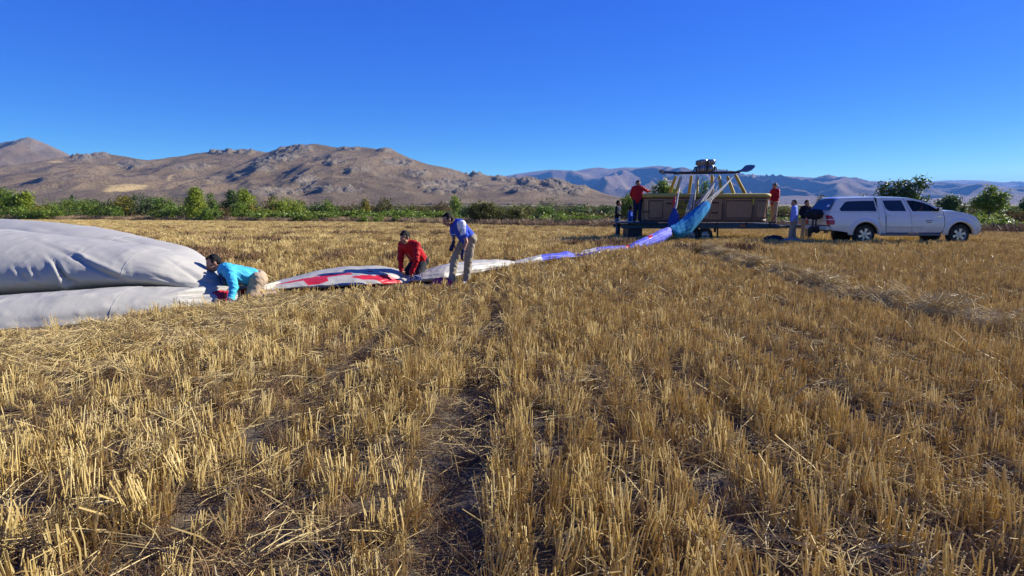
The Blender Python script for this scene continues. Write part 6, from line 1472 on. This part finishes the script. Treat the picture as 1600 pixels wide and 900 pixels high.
def jitter_grid(x0, x1, y0, y1, sx, sy, seed, jx=0.35, jy=0.5, wedge=1.02, pad=0.8):
    rg = np.random.default_rng(seed); X, Y = np.meshgrid(np.arange(x0, x1, sx), np.arange(y0, y1, sy), indexing='ij')
    X = X.ravel() + rg.normal(0, jx * sx, X.size); Y = Y.ravel() + rg.uniform(-jy * sy, jy * sy, Y.size)
    k = np.abs(X) < wedge * np.maximum(Y, 0.5) + pad
    return X[k], Y[k], rg
def env_mask(x, y):
    """1 where the cloth or a vehicle wheel keeps the stubble flat"""
    m = np.zeros(x.shape, bool)
    px, py = project(np.stack([x, y, gz(x, y)], 1))
    front = np.interp(px, [-800, -420, 0, 120, 175, 300, 348, 372, 404, 440, 470, 500, 540, 600, 650, 700, 740, 790, 803, 830, 870, 1045], [700, 578, 538, 521, 510, 493, 488, 481, 471, 465, 464, 463, 461.5, 458, 452.5, 448, 437, 424, 419, 417, 412, 376])
    back = np.interp(px, [-800, 0, 160, 283, 335, 356, 404, 440, 470, 500, 560, 620, 655, 700, 740, 775, 803, 835, 900, 1045], [382, 382, 388, 398, 432, 447, 449, 441, 433, 427, 423, 428, 432, 423, 417, 414, 413, 408, 402, 400])
    m |= (px < 905) & (py < front) & (py > back) & (y < 19)
    for (fx_, fy_) in ((703, 441), (724, 442), (690, 443)):
        q = P(fx_, fy_, 12.35); m |= ((x - q.x) ** 2 / 0.10 + (y - 12.15) ** 2 / 0.16) < 1
    for wx in (TX0, P(1500, 367, YT).x): m |= (np.abs(x - wx) < 0.36) & ((np.abs(y - YT - 0.15) < 0.22) | (np.abs(y - YT - TW + 0.15) < 0.22))
    m |= (x > TX0 - 1.1) & (x < TX0 + 4.3) & (y > YT + 0.3) & (y < YT + TW)
    return m
def field_dens(x, y):
    """how thick the stubble stands: drill rows are thinned by wheel tracks, bare patches and old lodged spots"""
    d = 0.72 + 0.8 * fbm(x * 0.75, y * 0.55, 3, 301) + 0.35 * fbm(x * 2.3, y * 1.6, 2, 305)
    for (tx, tw, ta) in TRACKS:
        d = d - 1.25 * ta * np.exp(-((x - tx - 0.06 * np.sin(y * 0.8)) / (tw * 1.05)) ** 2) * (1 - 0.75 * sstep(5, 12, y)) * (0.75 + 0.6 * perlin(x * 0 + tx, y * 0.5, 61))
    d = d + (0.38 * np.cos(2 * np.pi * (x + 0.05 * np.sin(y * 0.7)) / 0.47) + 0.12 * np.cos(2 * np.pi * x / 0.235)) * (0.8 + 0.8 * perlin(x * 0.5, y * 0.3, 99)) * (1 - sstep(14, 20, y))
    left = 1 - sstep(-0.8, -0.2, x)
    d = d - 0.22 * (1 - sstep(2.0, 6.5, y)) * left
    d = d - 0.7 * np.exp(-((x - 5.85) / 0.22) ** 2) * sstep(4, 6, y) * (1 - sstep(17, 22, y))
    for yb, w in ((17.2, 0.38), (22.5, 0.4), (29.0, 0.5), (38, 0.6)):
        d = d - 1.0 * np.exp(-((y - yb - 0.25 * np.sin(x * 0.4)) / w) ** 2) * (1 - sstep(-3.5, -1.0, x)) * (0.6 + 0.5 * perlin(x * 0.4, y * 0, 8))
    return d * (1 - sstep(-1.0, 0.6, y - edge_y(x)))
def mat_dens(x, y):
    """flattened straw swath in front of the grey cloth and the windrow on the right"""
    a = np.exp(-((x + 4.6 - 0.25 * (y - 7)) / 1.5) ** 2) * sstep(4.6, 5.8, y) * (1 - sstep(8.6, 9.8, y))
    b_ = np.exp(-((x - 6.35 - 0.30 * perlin(y * 0.45, y * 0, 17)) / (0.40 + 0.14 * perlin(y * 0.8, y * 0 + 2, 18))) ** 2) * sstep(4.5, 6.5, y) * (1 - sstep(18, 21, y)) * (0.62 + 1.0 * fbm(x * 0.8, y * 0.9, 2, 9))
    c = 0.8 * np.exp(-((x + 3.4) / 0.9) ** 2 - ((y - 9.3) / 0.8) ** 2)
    return a, np.clip(b_, 0, 1.2), c
def mound(x, y):
    a, b_, c = mat_dens(x, y)
    return 0.05 * a + 0.27 * b_ + 0.07 * c
def put(x, y): return np.stack([x, y, gz(x, y) + micro(x, y)], 1)
# near clumps
near_m = [clump_mesh(10 + k, 9 + 2 * (k % 5), 0.050 + 0.008 * (k % 3), 0.14, 0.27, 0.0031, True, 0.085) for k in range(16)]
x, y, rg = jitter_grid(-9.5, 9.5, 1.3, 9.0, 0.145, 0.085, 41, 0.22, 0.6)
d = field_dens(x, y); a, b_, c = mat_dens(x, y)
k = (rg.random(x.size) < np.clip(d * 1.25 - 0.8 * np.clip(a + 0.6 * b_, 0, 1), 0, 1)) & ~env_mask(x, y); x, y, dk = x[k], y[k], d[k]
n = x.size; s = rg.uniform(0.75, 1.15, n) * (0.74 + 0.3 * np.clip(dk, 0, 1))
scatter('stubble', 'cut golden wheat stubble stalks standing in rows in the foreground', put(x, y), rg.uniform(0, 6.28, n), rg.normal(0, 0.07, (n, 2)), np.stack([s * 1.05, s * 1.05, s * rg.uniform(0.85, 1.15, n)], 1), near_m, 1)
# middle distance
mid_m = [clump_mesh(40 + k, 9 + k % 4, 0.05, 0.17, 0.26, 0.0046, k % 2 == 0, 0.08) for k in range(10)]
x, y, rg = jitter_grid(-18, 18, 9.0, 18.0, 0.135, 0.105, 43, 0.18, 0.6, 0.96)
d = field_dens(x, y); a, b_, c = mat_dens(x, y)
k = (rg.random(x.size) < np.clip(d * 1.3 - 0.8 * np.clip(a + 0.5 * b_ + c, 0, 1), 0, 1)) & ~env_mask(x, y); x, y, dk = x[k], y[k], d[k]
n = x.size; s = rg.uniform(0.75, 1.2, n) * (0.74 + 0.3 * np.clip(dk, 0, 1))
scatter('stubble', 'cut golden wheat stubble in the middle of the field', put(x, y), rg.uniform(0, 6.28, n), rg.normal(0, 0.10, (n, 2)), np.stack([s, s, s * rg.uniform(0.85, 1.15, n)], 1), mid_m, 2)
# far
far_m = [tuft_mesh(70 + k, 22, 0.17, 0.13, 0.23, 0.0075, m_straw) for k in range(8)]
x, y, rg = jitter_grid(-70, 42, 18.0, 76.0, 0.27, 0.27, 47, 0.3, 0.5, 0.93, 1.0)
d = field_dens(x, y); d = d + 0.25 * sstep(25, 40, y)
k = (rg.random(x.size) < np.clip(d * 1.35, 0, 1)) & ~env_mask(x, y) & (y < edge_y(x)); x, y = x[k], y[k]
n = x.size; s = rg.uniform(0.8, 1.2, n)
scatter('stubble', 'distant golden stubble reaching to the scrub at the field edge', put(x, y), rg.uniform(0, 6.28, n), rg.normal(0, 0.05, (n, 2)), np.stack([s, s, s * rg.uniform(0.8, 1.15, n)], 1), far_m, 3)
# lying straw
lit_m = [litter_mesh(90 + k, 26, 0.20, 0.06, 0.34, 0.0019, 0.13) for k in range(10)]
x, y, rg = jitter_grid(-14, 14, 1.3, 15.0, 0.24, 0.24, 53, 0.5, 0.6)
tr = np.zeros(x.shape)
for (tx, tw, ta) in TRACKS: tr = np.maximum(tr, np.exp(-((x - tx) / (tw * 0.9)) ** 2))
k = (rg.random(x.size) < np.clip(0.62 + 0.7 * fbm(x * 0.9, y * 0.9, 2, 77) - 0.25 * tr, 0.1, 1)) & ~env_mask(x, y); x, y = x[k], y[k]; n = x.size
p_ = put(x, y); p_[:, 2] += rg.uniform(0.0, 0.09, n)
scatter('loose_straw', 'loose cut straw lying between the stubble rows', p_, rg.uniform(0, 6.28, n), rg.normal(0, 0.10, (n, 2)), np.repeat(rg.uniform(0.7, 1.3, n)[:, None], 3, 1), lit_m, 4)
# swath in front of the cloth and windrow on the right
mat_m = [litter_mesh(130 + k, 60, 0.22, 0.08, 0.36, 0.0026, 0.22, None, 0.3, (0.62, 0.22)) for k in range(8)]
x, y, rg = jitter_grid(-9, 9, 4.5, 21, 0.10, 0.12, 59, 0.5, 0.5)
a, b_, c = mat_dens(x, y); dm = np.clip(a * 0.75 + 0.9 * b_ + c, 0, 1)
k = (rg.random(x.size) < dm * 0.75) & (dm > 0.08) & ~env_mask(x, y); x, y = x[k], y[k]; n = x.size
p_ = put(x, y); p_[:, 2] += mound(x, y) * rg.uniform(0.0, 1.25, n) + 0.02
scatter('straw_swath', 'pale flattened straw swaths beside the grey cloth and along the right of the field', p_, rg.uniform(0, 6.28, n), rg.normal(0, 0.2, (n, 2)), np.repeat(rg.uniform(0.7, 1.25, n)[:, None], 3, 1), mat_m, 5)
# dry weeds and undergrowth
weed_m = [weed_mesh(160 + k, 34, 0.19, 0.0011) for k in range(8)]
x, y, rg = jitter_grid(-12, 12, 1.3, 12.0, 0.125, 0.125, 61, 0.5, 0.6)
k = (rg.random(x.size) < np.clip(0.62 + 1.1 * fbm(x * 0.8, y * 0.7, 3, 91), 0.05, 0.95)) & ~env_mask(x, y); x, y = x[k], y[k]; n = x.size
scatter('dry_weeds', 'fine reddish brown dry weeds tangled low among the stubble', put(x, y), rg.uniform(0, 6.28, n), rg.normal(0, 0.12, (n, 2)), np.repeat(rg.uniform(0.6, 1.2, n)[:, None], 3, 1), weed_m, 6)
# dark weed tufts standing in for furrow shade along old wheel marks, far left
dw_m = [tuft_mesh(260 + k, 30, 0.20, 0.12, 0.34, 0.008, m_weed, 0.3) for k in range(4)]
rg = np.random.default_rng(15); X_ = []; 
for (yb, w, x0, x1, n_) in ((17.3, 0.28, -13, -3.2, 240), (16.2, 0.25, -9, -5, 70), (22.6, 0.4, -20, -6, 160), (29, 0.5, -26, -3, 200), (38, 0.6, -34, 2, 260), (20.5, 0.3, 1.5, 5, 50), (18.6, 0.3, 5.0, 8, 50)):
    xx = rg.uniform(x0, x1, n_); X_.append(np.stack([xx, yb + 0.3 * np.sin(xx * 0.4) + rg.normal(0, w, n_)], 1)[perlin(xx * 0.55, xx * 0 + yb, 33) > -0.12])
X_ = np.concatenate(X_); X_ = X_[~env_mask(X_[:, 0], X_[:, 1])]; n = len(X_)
scatter('shade_weeds', 'dark weed strips standing in for furrow shade across the far left of the stubble field', put(X_[:, 0], X_[:, 1]), rg.uniform(0, 6.28, n), rg.normal(0, 0.1, (n, 2)), np.repeat(rg.uniform(0.6, 1.15, n)[:, None], 3, 1), dw_m, 16)
# few green weeds
gw_m = [weed_mesh(190 + k, 26, 0.13, 0.0035, m_gweed) for k in range(3)]
gx = []; rg = np.random.default_rng(5)
for (px, py) in ((1228, 612), (1240, 606), (1536, 616), (1545, 622), (1590, 640), (860, 640), (1135, 548), (605, 560), (480, 600), (1310, 590)):
    v = (450 - py) / FPX; t = 1.6 / (_s - v * _c); 
    for q in range(4): gx.append(((px - 800) / FPX * t + rg.normal(0, 0.07), (_c + v * _s) * t + rg.normal(0, 0.1)))
gx = np.array(gx); n = len(gx)
scatter('green_weeds', 'small green weeds sprouting in the stubble', put(gx[:, 0], gx[:, 1]), rg.uniform(0, 6.28, n), rg.normal(0, 0.1, (n, 2)), np.repeat(rg.uniform(0.6, 1.1, n)[:, None], 3, 1), gw_m, 7)
# dry grass bank along the field edge and scrub floor beyond
bank_m = [tuft_mesh(220 + k, 40, 0.30, 0.15, 0.55, 0.010, m_bank, 0.35) for k in range(6)]
rg = np.random.default_rng(8); n = 9000
x = rg.uniform(-80, 48, n); off = rg.exponential(5.0, n) - 1.0; y = edge_y(x) + off
k = (np.abs(x) < 0.95 * y + 2) & (rg.random(n) < np.clip(0.75 + 0.9 * fbm(x * 0.15, y * 0.2, 3, 71), 0.05, 1)); x, y = x[k], y[k]; n = x.size
s = rg.uniform(0.6, 1.25, n)
scatter('dry_grass', 'dry reddish tan grass bank along the far edge of the stubble field', put(x, y), rg.uniform(0, 6.28, n), rg.normal(0, 0.1, (n, 2)), np.stack([s * 1.2, s * 1.2, s], 1), bank_m, 8)
n = 9000; u = rg.uniform(-0.95, 0.95, n); y = rg.uniform(60, 260, n); x = u * y
scr_m = [leaf_cloud('scrub', [(0, 0, 0.3, 0.6, 0.6, 0.3)], 16, 10, 0.14, 0.10, LEAFS[kd], 240 + i) for i, kd in enumerate(('olive', 'green', 'grey', 'brown', 'olive', 'brown'))]
k = (y > edge_y(x) + 14) & (rg.random(n) < np.clip(0.45 + 1.2 * fbm(x * 0.03, y * 0.03, 3, 81), 0.02, 1)); x, y = x[k], y[k]; n = x.size; s = rg.uniform(0.6, 1.8, n)
scatter('scrub', 'low mixed scrub on the plain between the vineyard and the hills', put(x, y), rg.uniform(0, 6.28, n), np.zeros((n, 2)), np.stack([s * 1.3, s * 1.3, s], 1), scr_m, 9)

# ================================================================== AIR
m_haze = bpy.data.materials.new('morning_haze'); m_haze.use_nodes = True
nt = m_haze.node_tree; nt.nodes.clear()
ho = nt.nodes.new('ShaderNodeOutputMaterial'); hv = nt.nodes.new('ShaderNodeVolumePrincipled')
hv.inputs['Color'].default_value = (0.14, 0.42, 1.0, 1); hv.inputs['Density'].default_value = 0.000068
hv.inputs['Anisotropy'].default_value = 0.0
nt.links.new(hv.outputs[0], ho.inputs['Volume'])
hb = MB().box((-16500, -1000, -80), (16500, 17500, 620))
o = hb.build('haze', m_haze); tag(o, 'thin blue morning haze over the plain', None, None, 'stuff')
